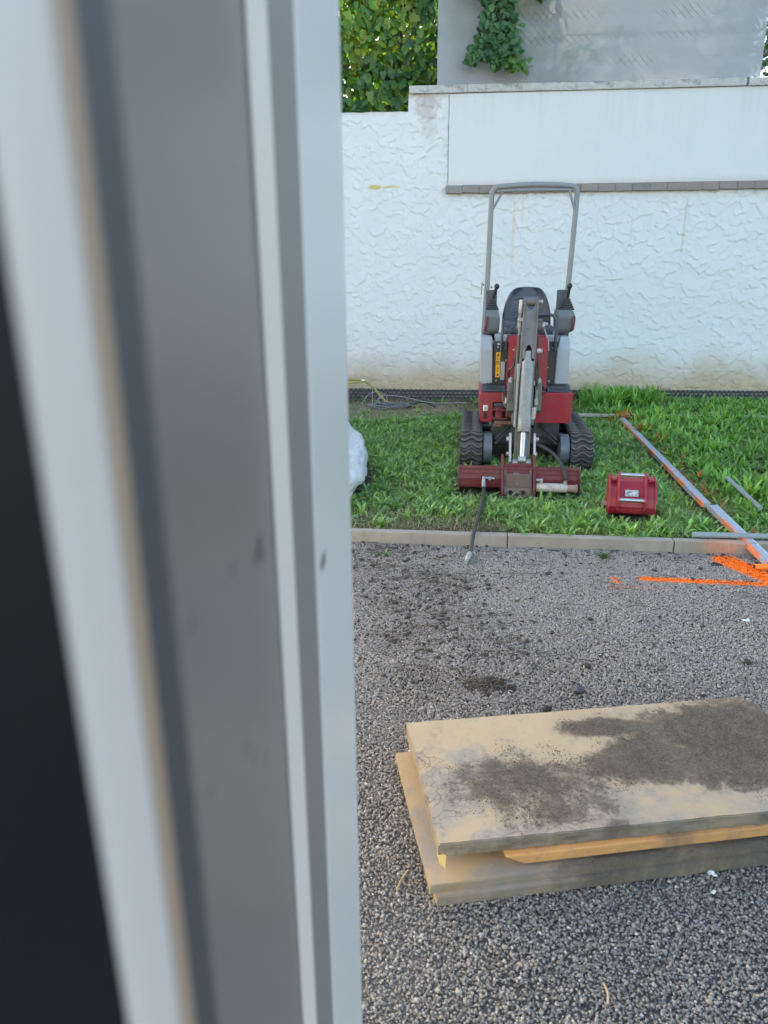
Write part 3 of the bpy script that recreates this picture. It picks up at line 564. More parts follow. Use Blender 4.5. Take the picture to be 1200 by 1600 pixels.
Ff = rosettes(2600, 0.045, 0.11, 0.010, 0.022, 0.3, 1.3, 6, 12, [(0.125, 0.245, 0.045), (0.12, 0.22, 0.08)], LB1, (-4.6, -1.2))
off = 0; VV, FF, TT = [], [], []
for V, F, T in (A, B, Cc, Dd, Ee, Ff): VV.append(V); FF.append(F + off); TT.append(T); off += len(V)
tag(obj('weeds', npmesh('weeds', np.concatenate(VV), np.concatenate(FF), np.concatenate(TT)), m_grass), 'broad leaved green weeds and dandelions spread through the lawn', 'weeds', kind='stuff')
# dry straw-coloured grass near the kerb and wall
n = 52000; x = rng.uniform(-0.8, 4.4, n); y = rng.uniform(4.0, 9.0, n); dk = y - kerb_y(x); p = np.where(dk < 0.50, np.where(x < 1.0, 0.98, 0.5), 0.22 * (vnoise(x * 2.2, y * 1.8, 93) > 0.45) + 0.05) + 0.55 * (seg_d(x, y, (-0.7, 8.2), (0.3, 8.35)) < 0.75)
kp = free(x, y) & (rng.random(n) < p); x, y = x[kp], y[kp]; n = len(x)
V, F, T = blades(x, y, rng.uniform(0.03, 0.085, n), rng.uniform(0.0025, 0.005, n), rng.uniform(0.5, 1.7, n), rng.uniform(0, 6.28, n), tints(n, [(0.38, 0.32, 0.18), (0.28, 0.23, 0.12), (0.20, 0.21, 0.09), (0.45, 0.39, 0.24)]), 3)
tag(obj('dry_grass', npmesh('dry_grass', V, F, T), m_grass), 'straw coloured dry grass along the kerb and on the bare earth', 'grass', kind='stuff')

# ================================================================== MINI EXCAVATOR
ex = thing('mini_excavator', 'red and grey mini excavator with roll bar standing on the lawn by the wall', 'excavator', (MO[0], MO[1], 0.066), -MA)
RED = worn('red_paint', (0.30, 0.008, 0.022), (0.15, 0.085, 0.075), 0.5, 6, 0.42)
REDD = worn('worn_red_paint', (0.13, 0.011, 0.019), (0.085, 0.055, 0.045), 0.75, 12, 0.55)
GREYP = worn('grey_paint', (0.33, 0.36, 0.385), (0.24, 0.22, 0.20), 0.35, 5, 0.45)
ARMG = worn('arm_grey_paint', (0.135, 0.135, 0.122), (0.075, 0.062, 0.047), 0.8, 11, 0.5)
CYLG = worn('cylinder_grey', (0.235, 0.25, 0.245), (0.11, 0.085, 0.06), 0.7, 9, 0.42)
STEEL = worn('bare_steel', (0.50, 0.51, 0.52), (0.25, 0.20, 0.16), 0.35, 14, 0.32, 0.9)
ZINC = worn('zinc_fittings', (0.40, 0.40, 0.39), (0.16, 0.14, 0.12), 0.6, 20, 0.4, 0.5)
DARK = worn('dark_frame', (0.020, 0.024, 0.030), (0.09, 0.08, 0.07), 0.35, 8, 0.5)
CHAR = worn('charcoal_plastic', (0.045, 0.058, 0.075), (0.10, 0.09, 0.08), 0.25, 8, 0.45)
CONS = worn('console_grey', (0.115, 0.130, 0.135), (0.18, 0.16, 0.14), 0.3, 8, 0.5)
SEATM = worn('seat_vinyl', (0.030, 0.042, 0.066), (0.12, 0.11, 0.10), 0.25, 6, 0.42)
RUBB = worn('track_rubber', (0.030, 0.032, 0.035), (0.14, 0.135, 0.125), 0.6, 6, 0.7)
ROPS = worn('roll_bar_paint', (0.185, 0.205, 0.215), (0.22, 0.18, 0.14), 0.45, 7, 0.45)
HOSE = worn('rubber_hose', (0.018, 0.018, 0.020), (0.10, 0.09, 0.08), 0.5, 15, 0.55)
YEL = N('warning_yellow').fin((0.80, 0.45, 0.01), 0.45); BLK = N('print_black').fin((0.015, 0.015, 0.015), 0.5); WHT = N('white_plastic').fin((0.75, 0.76, 0.76), 0.4); PALE = worn('pale_plate', (0.36, 0.39, 0.41), (0.3, 0.28, 0.25), 0.3)

# --- tracks
RAD, V0, V1 = 0.140, 0.165, 1.03
def loop_pt(t, r=RAD):
    """point on the track loop, t in metres; returns (v, w, angle of outward normal)"""
    Ls = V1 - V0; La = math.pi * RAD; t %= 2 * Ls + 2 * La
    if t < Ls: return V0 + t, RAD + r, math.pi / 2
    t -= Ls
    if t < La: a = math.pi / 2 - t / RAD; return V1 + r * math.cos(a), RAD + r * math.sin(a), a
    t -= La
    if t < Ls: return V1 - t, RAD - r, -math.pi / 2
    t -= Ls; a = -math.pi / 2 - t / RAD; return V0 + r * math.cos(a), RAD + r * math.sin(a), a
LOOP = 2 * (V1 - V0) + 2 * math.pi * RAD
bw = 0.085; nl = 46
lug = bmesh.new(); xs = np.linspace(-bw, bw, 9); prev = None
for i, xx in enumerate(xs):
    off = 0.016 * math.cos(math.pi * xx / bw * 1.5); hgt = 0.017 * (0.75 if abs(xx) < 0.012 else 1) * (0.75 if i in (0, 8) else 1)
    ring = [lug.verts.new((xx, off + a, b)) for a, b in ((-0.013, -0.004), (-0.007, hgt), (0.007, hgt), (0.013, -0.004))]
    if prev:
        for q in range(4): lug.faces.new((prev[q], prev[(q + 1) % 4], ring[(q + 1) % 4], ring[q]))
    else: lug.faces.new(ring[::-1])
    prev = ring
lug.faces.new(prev); bmesh.ops.recalc_face_normals(lug, faces=lug.faces); lugme = bpy.data.meshes.new('tread_lug'); lug.to_mesh(lugme); lug.free(); k = N('lug_rubber'); v = k.coord(); n = k.noise(k.pos(), 30, 4); cr_ = k.math('MULTIPLY', k.step(k.sep(v)[2], 0.0115, 0.0135), k.math('ADD', 0.35, n)); lugme.materials.append(k.fin(k.mix(cr_, k.mix(n, (0.018, 0.019, 0.021), (0.045, 0.044, 0.043)), (0.115, 0.115, 0.112)), 0.7))
for uc, sgn in ((-0.425, -1), (0.420, 1)):
    ns_ = 96; vs = []; fs = []
    for i in range(ns_):
        t = LOOP * i / ns_; a = loop_pt(t, RAD - 0.020); b = loop_pt(t, RAD - 0.036)
        vs += [(uc - bw, a[0], a[1]), (uc + bw, a[0], a[1]), (uc + bw, b[0], b[1]), (uc - bw, b[0], b[1])]
        j = (i + 1) % ns_
        for q in range(4): fs.append((i * 4 + q, i * 4 + (q + 1) % 4, j * 4 + (q + 1) % 4, j * 4 + q))
    tk = MB().add(vs, fs, True); tk.smooth = [False] * len(tk.f); tko = tk.build('rubber_track', RUBB, ex)
    for i in range(nl):
        v_, w_, a = loop_pt(LOOP * i / nl, RAD - 0.019)
        lo = obj('tread_lug', lugme, RUBB, tko, (uc, v_, w_), (a - math.pi / 2, 0, 0))
    fr = MB().box(uc - 0.05, uc + 0.05, V0 + 0.03, V1 - 0.03, 0.06, 0.20, 0.01)
    fr.build('track_frame', DARK, ex)
    for vv, rr_ in ((V0, 0.103), (V1, 0.100)):
        wl = MB().tube([(uc - 0.06, vv, RAD), (uc + 0.06, vv, RAD)], rr_, 24); wl.tube([(uc - sgn * 0.095, vv, RAD), (uc - sgn * 0.16, vv, RAD)], 0.118, 28)
        wl.tube([(uc + sgn * 0.06, vv, RAD), (uc + sgn * 0.075, vv, RAD)], 0.05, 12); wl.build('track_wheel', worn('wheel_grey', (0.10, 0.125, 0.155), (0.12, 0.09, 0.07), 0.5, 9, 0.4), ex)
    for vv in (0.40, 0.60, 0.80): MB().tube([(uc - 0.055, vv, 0.065), (uc + 0.055, vv, 0.065)], 0.045, 14).build('track_roller', DARK, ex)
# --- undercarriage
uc_ = MB().box(-0.24, 0.25, 0.34, 0.92, 0.13, 0.27, 0.015).box(-0.34, 0.34, 0.42, 0.52, 0.10, 0.20, 0.01).box(-0.34, 0.34, 0.72, 0.82, 0.10, 0.20, 0.01)
uc_.tube([(0, 0.62, 0.24), (0, 0.62, 0.36)], 0.21, 28); uc_.build('undercarriage', DARK, ex)
for sg in (-1, 1):
    sp = MB()
    for dz in (0, 0.035): sp.tube([(sg * 0.245, 0.16, 0.175 + dz), (sg * 0.09, 0.36, 0.295 + dz)], 0.011, 8)
    sp.box(sg * 0.17 - 0.10, sg * 0.17 + 0.10, 0.33, 0.35, 0.20, 0.34, 0.006)
    sp.build('track_extender', worn('frame_grey', (0.04, 0.047, 0.055), (0.1, 0.09, 0.08), 0.4), ex)
# --- lower body (skirt): swing deck with a recess at the front left
body = MB()
fp = [(-0.352, 0.335), (-0.27, 0.330), (-0.262, 0.395), (-0.262, 0.49), (-0.13, 0.49), (-0.13, 0.33), (0.325, 0.330), (0.343, 0.352), (0.350, 0.555), (0.338, 0.572), (-0.362, 0.566), (-0.374, 0.552), (-0.366, 0.36)]
body.prism(fp, 'y', 0.23, 0.30, 0.006)
body.prism([(-0.366, 0.345), (0.342, 0.340), (0.350, 0.560), (-0.372, 0.560)], 'y', 0.305, 0.95, 0.02)
body.prism([(-0.33, 0.355), (0.31, 0.35), (0.32, 0.60), (-0.34, 0.60)], 'y', 0.952, 1.13, 0.05, 3)
bd = body.build('lower_body', RED, ex)
for (u_, w_) in ((-0.180, 0.535), (0.100, 0.535)): MB().tube([(u_, 0.232, w_), (u_, 0.218, w_)], 0.012, 6).build('bolt', ZINC, bd)
MB().box(-0.34, -0.303, 0.216, 0.231, 0.425, 0.468, 0.004).build('lamp', WHT, bd); MB().tube([(-0.3215, 0.217, 0.447), (-0.3215, 0.210, 0.447)], 0.013, 14).build('lamp_lens', PALE, bd)
MB().box(-0.335, -0.310, 0.222, 0.2325, 0.36, 0.415, 0.004).build('slot', BLK, bd)
MB().box(-0.257, -0.135, 0.302, 0.304, 0.335, 0.488).build('recess_back', DARK, bd)
MB().box(-0.255, -0.17, 0.225, 0.30, 0.455, 0.484, 0.005).build('recess_block', CHAR, bd)
br = MB(); br.box(-0.262, -0.16, 0.13, 0.24, 0.440, 0.452, 0.003).box(-0.268, -0.15, 0.13, 0.24, 0.372, 0.386, 0.003).tube([(-0.212, 0.17, 0.375), (-0.212, 0.17, 0.462)], 0.034, 14).box(-0.17, -0.09, 0.15, 0.22, 0.380, 0.44, 0.01)
br.build('swing_bracket', REDD, ex)
MB().box(-0.25, -0.08, 0.12, 0.22, 0.338, 0.362, 0.004).box(-0.262, -0.20, 0.11, 0.16, 0.322, 0.336, 0.003).build('rusty_plate', worn('rust', (0.17, 0.085, 0.06), (0.25, 0.22, 0.19), 0.5, 15, 0.85), ex)
# --- foot rests
for a, b in ((-0.352, -0.170), (0.150, 0.328)):
    ft = MB().prism([(0.24, 0.574), (0.42, 0.578), (0.42, 0.622), (0.30, 0.612)], 'x', a, b, 0.005).build('foot_rest', CHAR, ex)
    for i in range(3): MB().box(a + 0.035, b - 0.03, 0.262 + i * 0.028, 0.274 + i * 0.028, 0.586 + 0.014 * i, 0.600 + 0.013 * i, 0.003).build('tread_rib', DARK, ft)
# --- grey side covers (front face upright, upper part sloping back)
for a, b, c_, d in ((-0.368, -0.272, -0.366, -0.282), (0.212, 0.318, 0.222, 0.318)):
    lo_, hi_ = 0.618, 0.975
    bmx = bmesh.new(); rings = []
    for (w_, v_, t_) in ((lo_, 0.35, 0), (0.885, 0.355, .75), (hi_, 0.43, 1.0)):
        x0, x1 = a + (c_ - a) * t_, b + (d - b) * t_; rings.append([bmx.verts.new(p) for p in ((x0, v_, w_), (x1, v_, w_), (x1, 0.92, w_), (x0, 0.92, w_))])
    for q in range(2):
        for i in range(4): bmx.faces.new((rings[q][i], rings[q][(i + 1) % 4], rings[q + 1][(i + 1) % 4], rings[q + 1][i]))
    bmx.faces.new(rings[0][::-1]); bmx.faces.new(rings[2]); bmesh.ops.bevel(bmx, geom=bmx.edges[:], offset=0.007, segments=2, affect='EDGES')
    MB().bm(bmx).build('side_cover', GREYP, ex)
# --- dark inner panels with stickers
pl = MB().box(-0.268, -0.160, 0.372, 0.40, 0.575, 0.945, 0.006).build('inner_panel', DARK, ex); pr = MB().box(0.135, 0.222, 0.372, 0.40, 0.575, 0.945, 0.006).build('inner_panel', DARK, ex)
yl = MB().box(-0.250, -0.216, 0.3675, 0.3715, 0.668, 0.862).build('warning_sticker', YEL, pl)
# the rest of each sticker's print is a separate thin layer set proud of it
ps = MB()
def tri(cx, cz, s, y=0.3662): ps.add([(cx - s, y, cz - s * .85), (cx + s, y, cz - s * .85), (cx, y, cz + s), (cx - s, y + .001, cz - s * .85), (cx + s, y + .001, cz - s * .85), (cx, y + .001, cz + s)], [(0, 1, 2), (5, 4, 3), (0, 3, 4, 1), (1, 4, 5, 2), (2, 5, 3, 0)])
tri(-0.233, 0.846, 0.011); tri(-0.233, 0.742, 0.009); tri(-0.233, 0.690, 0.012)
for z_ in (0.826, 0.815, 0.804): ps.box(-0.245, -0.221, 0.3662, 0.3672, z_, z_ + 0.004)
for z_ in (0.788, 0.776): ps.box(-0.246, -0.220, 0.3662, 0.3672, z_, z_ + 0.007)
ps.box(-0.250, -0.216, 0.3662, 0.3672, 0.766, 0.769); ps.box(-0.2385, -0.2275, 0.3662, 0.3672, 0.713, 0.723)
yo = ps; yo.build('sticker_print', BLK, pl)
ip = MB().box(-0.211, -0.180, 0.3675, 0.3715, 0.648, 0.79).build('info_plate', PALE, pl)
MB().box(-0.243, -0.216, 0.3675, 0.3715, 0.918, 0.934).build('info_plate', PALE, pl)
pv = MB()
for z_ in (0.665, 0.678, 0.691, 0.704, 0.722): pv.box(-0.207, -0.184, 0.3665, 0.3674, z_, z_ + 0.003)
pv.build('sticker_print', worn('faint_print', (0.22, 0.25, 0.27)), pl)
MB().box(0.138, 0.152, 0.3675, 0.3715, 0.735, 0.785).build('info_plate', PALE, pr)
for (u_, w_, p_) in ((-0.238, 0.902, pl), (-0.175, 0.90, pl), (-0.172, 0.80, pl), (-0.243, 0.640, pl), (-0.19, 0.605, pl), (0.185, 0.895, pr), (0.150, 0.88, pr), (0.170, 0.64, pr), (0.145, 0.665, pr)):
    MB().tube([(u_, 0.372, w_), (u_, 0.362, w_)], 0.007, 6).build('bolt', ZINC, p_)
MB().box(-0.26, 0.22, 0.455, 0.70, 0.90, 0.990, 0.012).build('seat_base', GREYP, ex)
MB().box(-0.33, 0.30, 0.60, 1.10, 0.575, 0.90, 0.04).build('rear_cover', RED, ex)
# --- red front post
fpst = bmesh.new(); rings = []
for (w_, v_, a, b) in ((0.564, 0.285, -0.168, 0.146), (0.60, 0.285, -0.167, 0.146), (0.965, 0.292, -0.157, 0.145), (0.992, 0.32, -0.152, 0.141)):
    rings.append([fpst.verts.new(p) for p in ((a, v_, w_), (b, v_, w_), (b, 0.44, w_), (a, 0.44, w_))])
for q in range(3):
    for i in range(4): fpst.faces.new((rings[q][i], rings[q][(i + 1) % 4], rings[q + 1][(i + 1) % 4], rings[q + 1][i]))
fpst.faces.new(rings[0][::-1]); fpst.faces.new(rings[3]); bmesh.ops.bevel(fpst, geom=fpst.edges[:], offset=0.008, segments=2, affect='EDGES')
rp = MB().bm(fpst).build('front_post', RED, ex)
for bx_ in ((0.083, 0.089, 0.2875, 0.2905, 0.870, 0.897), (0.093, 0.099, 0.2875, 0.2905, 0.870, 0.897), (-0.128, -0.112, 0.287, 0.290, 0.888, 0.893)): MB().box(*bx_).build('white_mark', WHT, rp)
for w_ in (0.60, 0.75): MB().box(0.1455, 0.156, 0.30, 0.315, w_, w_ + 0.008, 0.002).build('bolt', ZINC, rp)
# --- seat
st = bmesh.new(); prof = [(0.0, 0.200), (0.10, 0.207), (0.22, 0.206), (0.32, 0.190), (0.40, 0.160), (0.45, 0.125), (0.472, 0.085)]
rings = []
for (h, hw) in prof:
    r_ = []
    for i in range(13):
        t = -1 + 2 * i / 12; dish = 0.045 * abs(t) ** 2.2 + 0.010 * (math.sin(h * 26) if abs(t) < 0.6 else 0) ; r_.append(st.verts.new((hw * t, -dish + h * 0.10, h)))
    rb = [st.verts.new((hw * (1 - 2 * i / 12) * 0.97, 0.085 + h * 0.10 - 0.02 * abs(1 - 2 * i / 12) ** 2, h)) for i in range(13)]; rings.append(r_ + rb)
for q in range(len(rings) - 1):
    m_ = len(rings[0])
    for i in range(m_): st.faces.new((rings[q][i], rings[q][(i + 1) % m_], rings[q + 1][(i + 1) % m_], rings[q + 1][i]))
st.faces.new(rings[0][::-1]); st.faces.new(rings[-1])
s_me = MB().bm(st, True); seat = s_me.build('seat_backrest', SEATM, ex, (0.003, 0.80, 0.872)); sm = seat.modifiers.new('round', 'SUBSURF'); sm.levels = 1; sm.render_levels = 2
cr = MB()
for i, (zz_, hw) in enumerate(((0.39, 0.10), (0.345, 0.125), (0.285, 0.13), (0.235, 0.13), (0.185, 0.13))): cr.tube(arc((-hw, -0.006 + zz_ * .1, zz_ - .012), (hw, -0.006 + zz_ * .1, zz_ - .012), 8, (0, 0.0, 0.014)), 0.011, 8)
cr.build('seat_ridge', worn('ridge_vinyl', (0.07, 0.09, 0.12), (0.12, 0.11, 0.10), 0.2), seat)
MB().box(-0.19, 0.20, 0.47, 0.82, 0.985, 1.055, 0.028, 3).build('seat_cushion', SEATM, ex)
MB().box(-0.205, -0.095, 0.50, 0.62, 0.985, 1.09, 0.02, 3).build('seat_pad', CHAR, ex); MB().box(0.07, 0.16, 0.46, 0.58, 0.985, 1.05, 0.02, 3).build('seat_pad', SEATM, ex)
# --- control consoles with joysticks
for sgn, u0_, u1_ in ((-1, -0.346, -0.226), (1, 0.228, 0.366)):
    dt = 0.028 if sgn > 0 else 0.0
    b = bmesh.new(); rings = []
    for (w_, v_, e0, e1) in ((0.985, 0.60, 0.012, -0.014), (1.015, 0.565, 0.002, 0.0), (1.118, 0.55, 0, 0.003), (1.170, 0.585, 0.004, -0.012)):
        e0s, e1s = (e0, e1) if sgn < 0 else (-e1 if False else e0, e1 * 1.6 - (0.03 if w_ < 1.0 else 0.0))
        rings.append([b.verts.new(p) for p in ((u0_ + e0s, v_, w_), (u1_ + e1s, v_, w_), (u1_ + e1s, 0.86, w_), (u0_ + e0s, 0.86, w_))])
    for q in range(3):
        for i in range(4): b.faces.new((rings[q][i], rings[q][(i + 1) % 4], rings[q + 1][(i + 1) % 4], rings[q + 1][i]))
    b.faces.new(rings[0][::-1]); b.faces.new(rings[3]); bmesh.ops.bevel(b, geom=b.edges[:], offset=0.007, segments=2, affect='EDGES')
    cn = MB().bm(b).build('control_console', CONS, ex)
    uc = (u0_ + u1_) / 2 + (0.012 if sgn > 0 else 0)
    MB().box(u0_ + 0.008, u1_ - 0.022 if sgn < 0 else u1_ - 0.035, 0.72, 0.80, 1.165, 1.322, 0.010).build('console_back', CHAR, cn)
    bo = MB(); 
    for i in range(5): bo.box(uc - 0.052 + i * 0.0075, uc + 0.052 - i * 0.0075, 0.60 + i * 0.006, 0.70 - i * 0.006, 1.168 + i * 0.018, 1.184 + i * 0.018, 0.006)
    bo.build('joystick_boot', worn('black_rubber', (0.022, 0.027, 0.036), (0.08, 0.075, 0.07), 0.3), cn)
    top_ = (uc + (0.030 if sgn < 0 else 0.004), 0.615, 1.352); js = MB().tube(spline([(uc, 0.65, 1.24), (uc + (0.012 if sgn < 0 else 0), 0.635, 1.29), top_], 5), [0.010] * 5 + [0.013] * 6, 10).ball(top_, 0.022, 1, 1, 1.05); js.build('joystick', BLK, cn)
    lx = u0_ + 0.020 if sgn < 0 else u1_ - 0.012
    MB().tube(spline([(lx, 0.545, 1.125), (lx - 0.004, 0.535, 1.08), (lx - 0.008, 0.54, 1.035), (lx - 0.014, 0.55, 1.015)], 4), [0.010] * 13, 8).build('safety_lever', REDD, cn)
    MB().tube([(uc - 0.02, 0.68, 0.93), (uc - 0.02, 0.68, 0.99)], 0.05, 16).build('console_foot', DARK, cn)
# --- grab bars, levers, pedals in front of the seat
gb = MB().tube(spline([(0.055, 0.335, 1.148), (0.10, 0.335, 1.150), (0.155, 0.335, 1.148), (0.185, 0.335, 1.125), (0.196, 0.335, 1.07), (0.199, 0.337, 0.98), (0.200, 0.345, 0.88)], 6), 0.0125, 10); gb.tube([(0.235, 0.36, 1.0), (0.222, 0.36, 0.9)], 0.007, 8); gb.build('grab_bar', CHAR, ex)
MB().box(0.035, 0.145, 0.345, 0.40, 1.09, 1.142, 0.012).build('travel_pedal', DARK, ex)
gl = MB().tube(spline([(-0.215, 0.34, 0.87), (-0.212, 0.335, 0.98), (-0.208, 0.335, 1.06), (-0.207, 0.335, 1.115)], 5), 0.011, 10).tube([(-0.212, 0.335, 1.03), (-0.12, 0.335, 1.025)], 0.007, 8); gl.build('grab_bar', CHAR, ex)
MB().tube(spline([(-0.175, 0.345, 0.90), (-0.17, 0.345, 0.97), (-0.135, 0.345, 1.05)], 5), 0.008, 8).ball((-0.133, 0.345, 1.055), 0.013).build('travel_lever', CHAR, ex)
MB().tube(spline([(0.10, 0.33, 1.07), (0.125, 0.31, 1.0), (0.142, 0.30, 0.95), (0.146, 0.295, 0.90), (0.148, 0.295, 0.88)], 6), 0.0042, 8).build('grease_hose', PALE, ex)
# --- roll bar
rb = spline([(-0.350, 0.93, 0.60), (-0.342, 0.94, 0.96), (-0.325, 0.95, 1.40), (-0.315, 0.95, 1.98), (-0.312, 0.95, 2.055), (-0.295, 0.95, 2.100), (-0.24, 0.95, 2.117), (0.035, 0.95, 2.128), (0.29, 0.95, 2.115), (0.345, 0.95, 2.098), (0.364, 0.95, 2.055), (0.364, 0.95, 1.98), (0.345, 0.95, 1.40), (0.325, 0.94, 0.96), (0.318, 0.93, 0.60)], 6)
ro = MB().tube(rb, 0.0215, 12).build('roll_bar', ROPS, ex)
MB().tube(spline([(-0.305, 0.935, 1.945), (-0.27, 0.935, 2.005), (-0.232, 0.935, 2.070), (-0.215, 0.935, 2.083), (0.035, 0.935, 2.085), (0.285, 0.935, 2.083), (0.302, 0.935, 2.070), (0.328, 0.935, 2.0), (0.348, 0.935, 1.945)], 5), 0.010, 8).build('roll_bar_brace', ROPS, ro)
MB().ball((0.033, 0.93, 2.062), 0.010).build('hook', ROPS, ro)
MB().tube([(-0.362, 0.93, 1.36), (-0.352, 0.93, 1.36)], 0.008, 6).tube([(-0.368, 0.93, 1.38), (-0.372, 0.93, 1.28)], 0.004, 6).build('locking_pin', DARK, ro)
MB().tube([(-0.292, 0.93, 1.335), (-0.285, 0.93, 1.345)], 0.007, 8).build('bolt', DARK, ro)
# --- boom: rises from the swing post to the arm pivot
def beam(P, halfw, depth, mb=None):
    """box-section beam through points (u,v,w); halfw, depth per point; depth lies across the run in the v-w plane"""
    mb = mb or MB(); P = [Vector(p) for p in P]; R = []
    for i, p in enumerate(P):
        t = (P[min(i + 1, len(P) - 1)] - P[max(i - 1, 0)]).normalized(); nrm = Vector((1, 0, 0)).cross(t).normalized(); a = Vector((1, 0, 0)) * halfw[i]; d = nrm * depth[i] / 2; R += [p - a - d, p + a - d, p + a + d, p - a + d]
    fs = [(0, 1, 2, 3)[::-1]]; m_ = len(P)
    for i in range(m_ - 1):
        for q in range(4): fs.append((i * 4 + q, i * 4 + (q + 1) % 4, (i + 1) * 4 + (q + 1) % 4, (i + 1) * 4 + q))
    fs.append(tuple((m_ - 1) * 4 + q for q in range(4)))
    b = bmesh.new(); bv = [b.verts.new(p) for p in R]
    for f in fs: b.faces.new([bv[i] for i in f])
    bmesh.ops.recalc_face_normals(b, faces=b.faces); bmesh.ops.bevel(b, geom=b.edges[:], offset=0.004, segments=1, affect='EDGES'); return mb.bm(b)
bo = beam([(-0.045, 0.06, 0.42), (-0.050, 0.07, 0.70), (-0.044, 0.075, 0.92), (-0.030, 0.02, 1.10)], [0.075, 0.072, 0.066, 0.060], [0.12, 0.13, 0.12, 0.09])
bo.tube([(-0.105, 0.01, 1.090), (0.058, 0.01, 1.090)], 0.048, 20); boom = bo.build('boom', ARMG, ex)
MB().tube([(-0.120, 0.01, 1.09), (-0.105, 0.01, 1.09)], 0.032, 14).tube([(0.058, 0.01, 1.09), (0.078, 0.01, 1.09)], 0.028, 14).tube([(0.078, 0.01, 1.105), (0.098, 0.005, 1.098)], 0.013, 8).build('pivot_pin', ZINC, boom)
hf = MB().tube(spline([(-0.100, -0.03, 1.03), (-0.103, -0.05, 1.15), (-0.102, -0.06, 1.20), (-0.100, -0.06, 1.275)], 5), [0.014] * 8 + [0.018] * 8, 10).box(-0.122, -0.085, -0.075, -0.03, 1.125, 1.150, 0.004).build('hose_fitting', ZINC, boom)
hs = MB().tube(spline([(-0.108, -0.01, 0.52), (-0.112, -0.02, 0.75), (-0.104, -0.01, 0.98), (-0.10, -0.03, 1.12)], 6), 0.010, 8); hs.build('boom_hose', worn('dusty_hose', (0.14, 0.13, 0.115), (0.10, 0.09, 0.08), 0.6), boom)
for pts in ([(0.118, 0.27, 0.60), (0.11, 0.16, 0.62), (0.06, 0.05, 0.70), (0.040, -0.01, 0.86), (0.038, -0.02, 1.02)], [(0.13, 0.27, 0.575), (0.115, 0.14, 0.585), (0.055, 0.03, 0.64), (0.030, 0.00, 0.80)], [(-0.13, 0.27, 0.60), (-0.16, 0.15, 0.74), (-0.13, 0.02, 0.80), (-0.112, -0.01, 0.95)], [(-0.145, 0.27, 0.59), (-0.19, 0.17, 0.56), (-0.18, 0.08, 0.50), (-0.13, 0.05, 0.44)]):
    MB().tube(spline(pts, 6), 0.0095, 8).build('boom_hose', worn('grimy_hose', (0.045, 0.043, 0.04), (0.13, 0.12, 0.10), 0.7, 20), boom)
# swing post with bolted cheek blocks
sw = MB().box(-0.125, 0.045, 0.03, 0.23, 0.345, 0.56, 0.02, 2); swo = sw.build('swing_post', ARMG, ex)
for u0_, u1_ in ((-0.166, -0.120), (0.036, 0.086)):
    ck = MB().prism([(0.00, 0.47), (0.04, 0.44), (0.10, 0.44), (0.13, 0.50), (0.12, 0.66), (0.03, 0.675), (0.01, 0.62)], 'x', u0_, u1_, 0.006)
    cko = ck.build('cheek_block', ARMG, swo); uc = (u0_ + u1_) / 2
    MB().tube([(uc, 0.05, 0.668), (uc, 0.05, 0.700)], 0.021, 12).tube([(uc, 0.05, 0.700), (uc, 0.05, 0.712)], 0.013, 8).build('bolt', ZINC, cko)
    for w_ in (0.64, 0.60, 0.555, 0.50): MB().tube([(uc - 0.006, 0.010, w_), (uc - 0.006, -0.008, w_)], 0.008, 8).build('bolt', ARMG, cko)
    ub = u1_ + 0.010 if u0_ < 0 else u0_ - 0.012
    MB().tube([(ub, 0.02, 0.66), (ub, 0.02, 0.69)], 0.012, 8).build('bolt', ZINC, cko)
pp = MB().tube([(0.045, -0.02, 0.565), (0.045, -0.02, 0.52)], 0.014, 8).tube([(0.040, -0.03, 0.50), (0.030, -0.05, 0.42)], 0.013, 8).tube([(0.046, -0.02, 0.63), (0.046, -0.02, 0.565)], 0.006, 8).tube([(-0.175, 0.02, 0.52), (-0.172, 0.02, 0.56)], 0.012, 8); pp.build('hydraulic_fitting', ZINC, swo)
for i in range(6): MB().tube([(0.034 - 0.0022 * i, -0.035 - .003 * i, 0.495 - .014 * i), (0.033 - 0.0022 * i, -0.036 - .003 * i, 0.487 - .014 * i)], 0.017, 10).build('fitting_ring', ZINC, swo)
# --- arm (dipper): in front of the boom, running down to the bucket
AT, AB = Vector((-0.032, -0.035, 1.285)), Vector((-0.075, -0.47, 0.20))
def ap(t, du=0, dn=0):
    """point on the arm: t 0 top .. 1 bottom, du sideways, dn out of the front face"""
    ax = (AB - AT); nrm = Vector((0, -math.cos(math.atan2(-ax.y, -ax.z)), 0)); tdir = ax.normalized(); nn = Vector((1, 0, 0)).cross(tdir); nn = nn if nn.y < 0 else -nn
    return AT + ax * t + Vector((du, 0, 0)) + nn * dn
arm = thing_arm = None
am = MB()
def armbox(t0, t1, u0_, u1_, d0, d1, mb):
    a = [ap(t0, u0_, d0), ap(t0, u1_, d0), ap(t0, u1_, d1), ap(t0, u0_, d1)]; b = [ap(t1, u0_, d0), ap(t1, u1_, d0), ap(t1, u1_, d1), ap(t1, u0_, d1)]
    bb = bmesh.new(); vs = [bb.verts.new(p) for p in a + b]
    for f in ((0, 1, 2, 3), (7, 6, 5, 4), (0, 4, 5, 1), (1, 5, 6, 2), (2, 6, 7, 3), (3, 7, 4, 0)): bb.faces.new([vs[i] for i in f])
    bmesh.ops.recalc_face_normals(bb, faces=bb.faces); bmesh.ops.bevel(bb, geom=bb.edges[:], offset=0.003, segments=1, affect='EDGES'); mb.bm(bb)
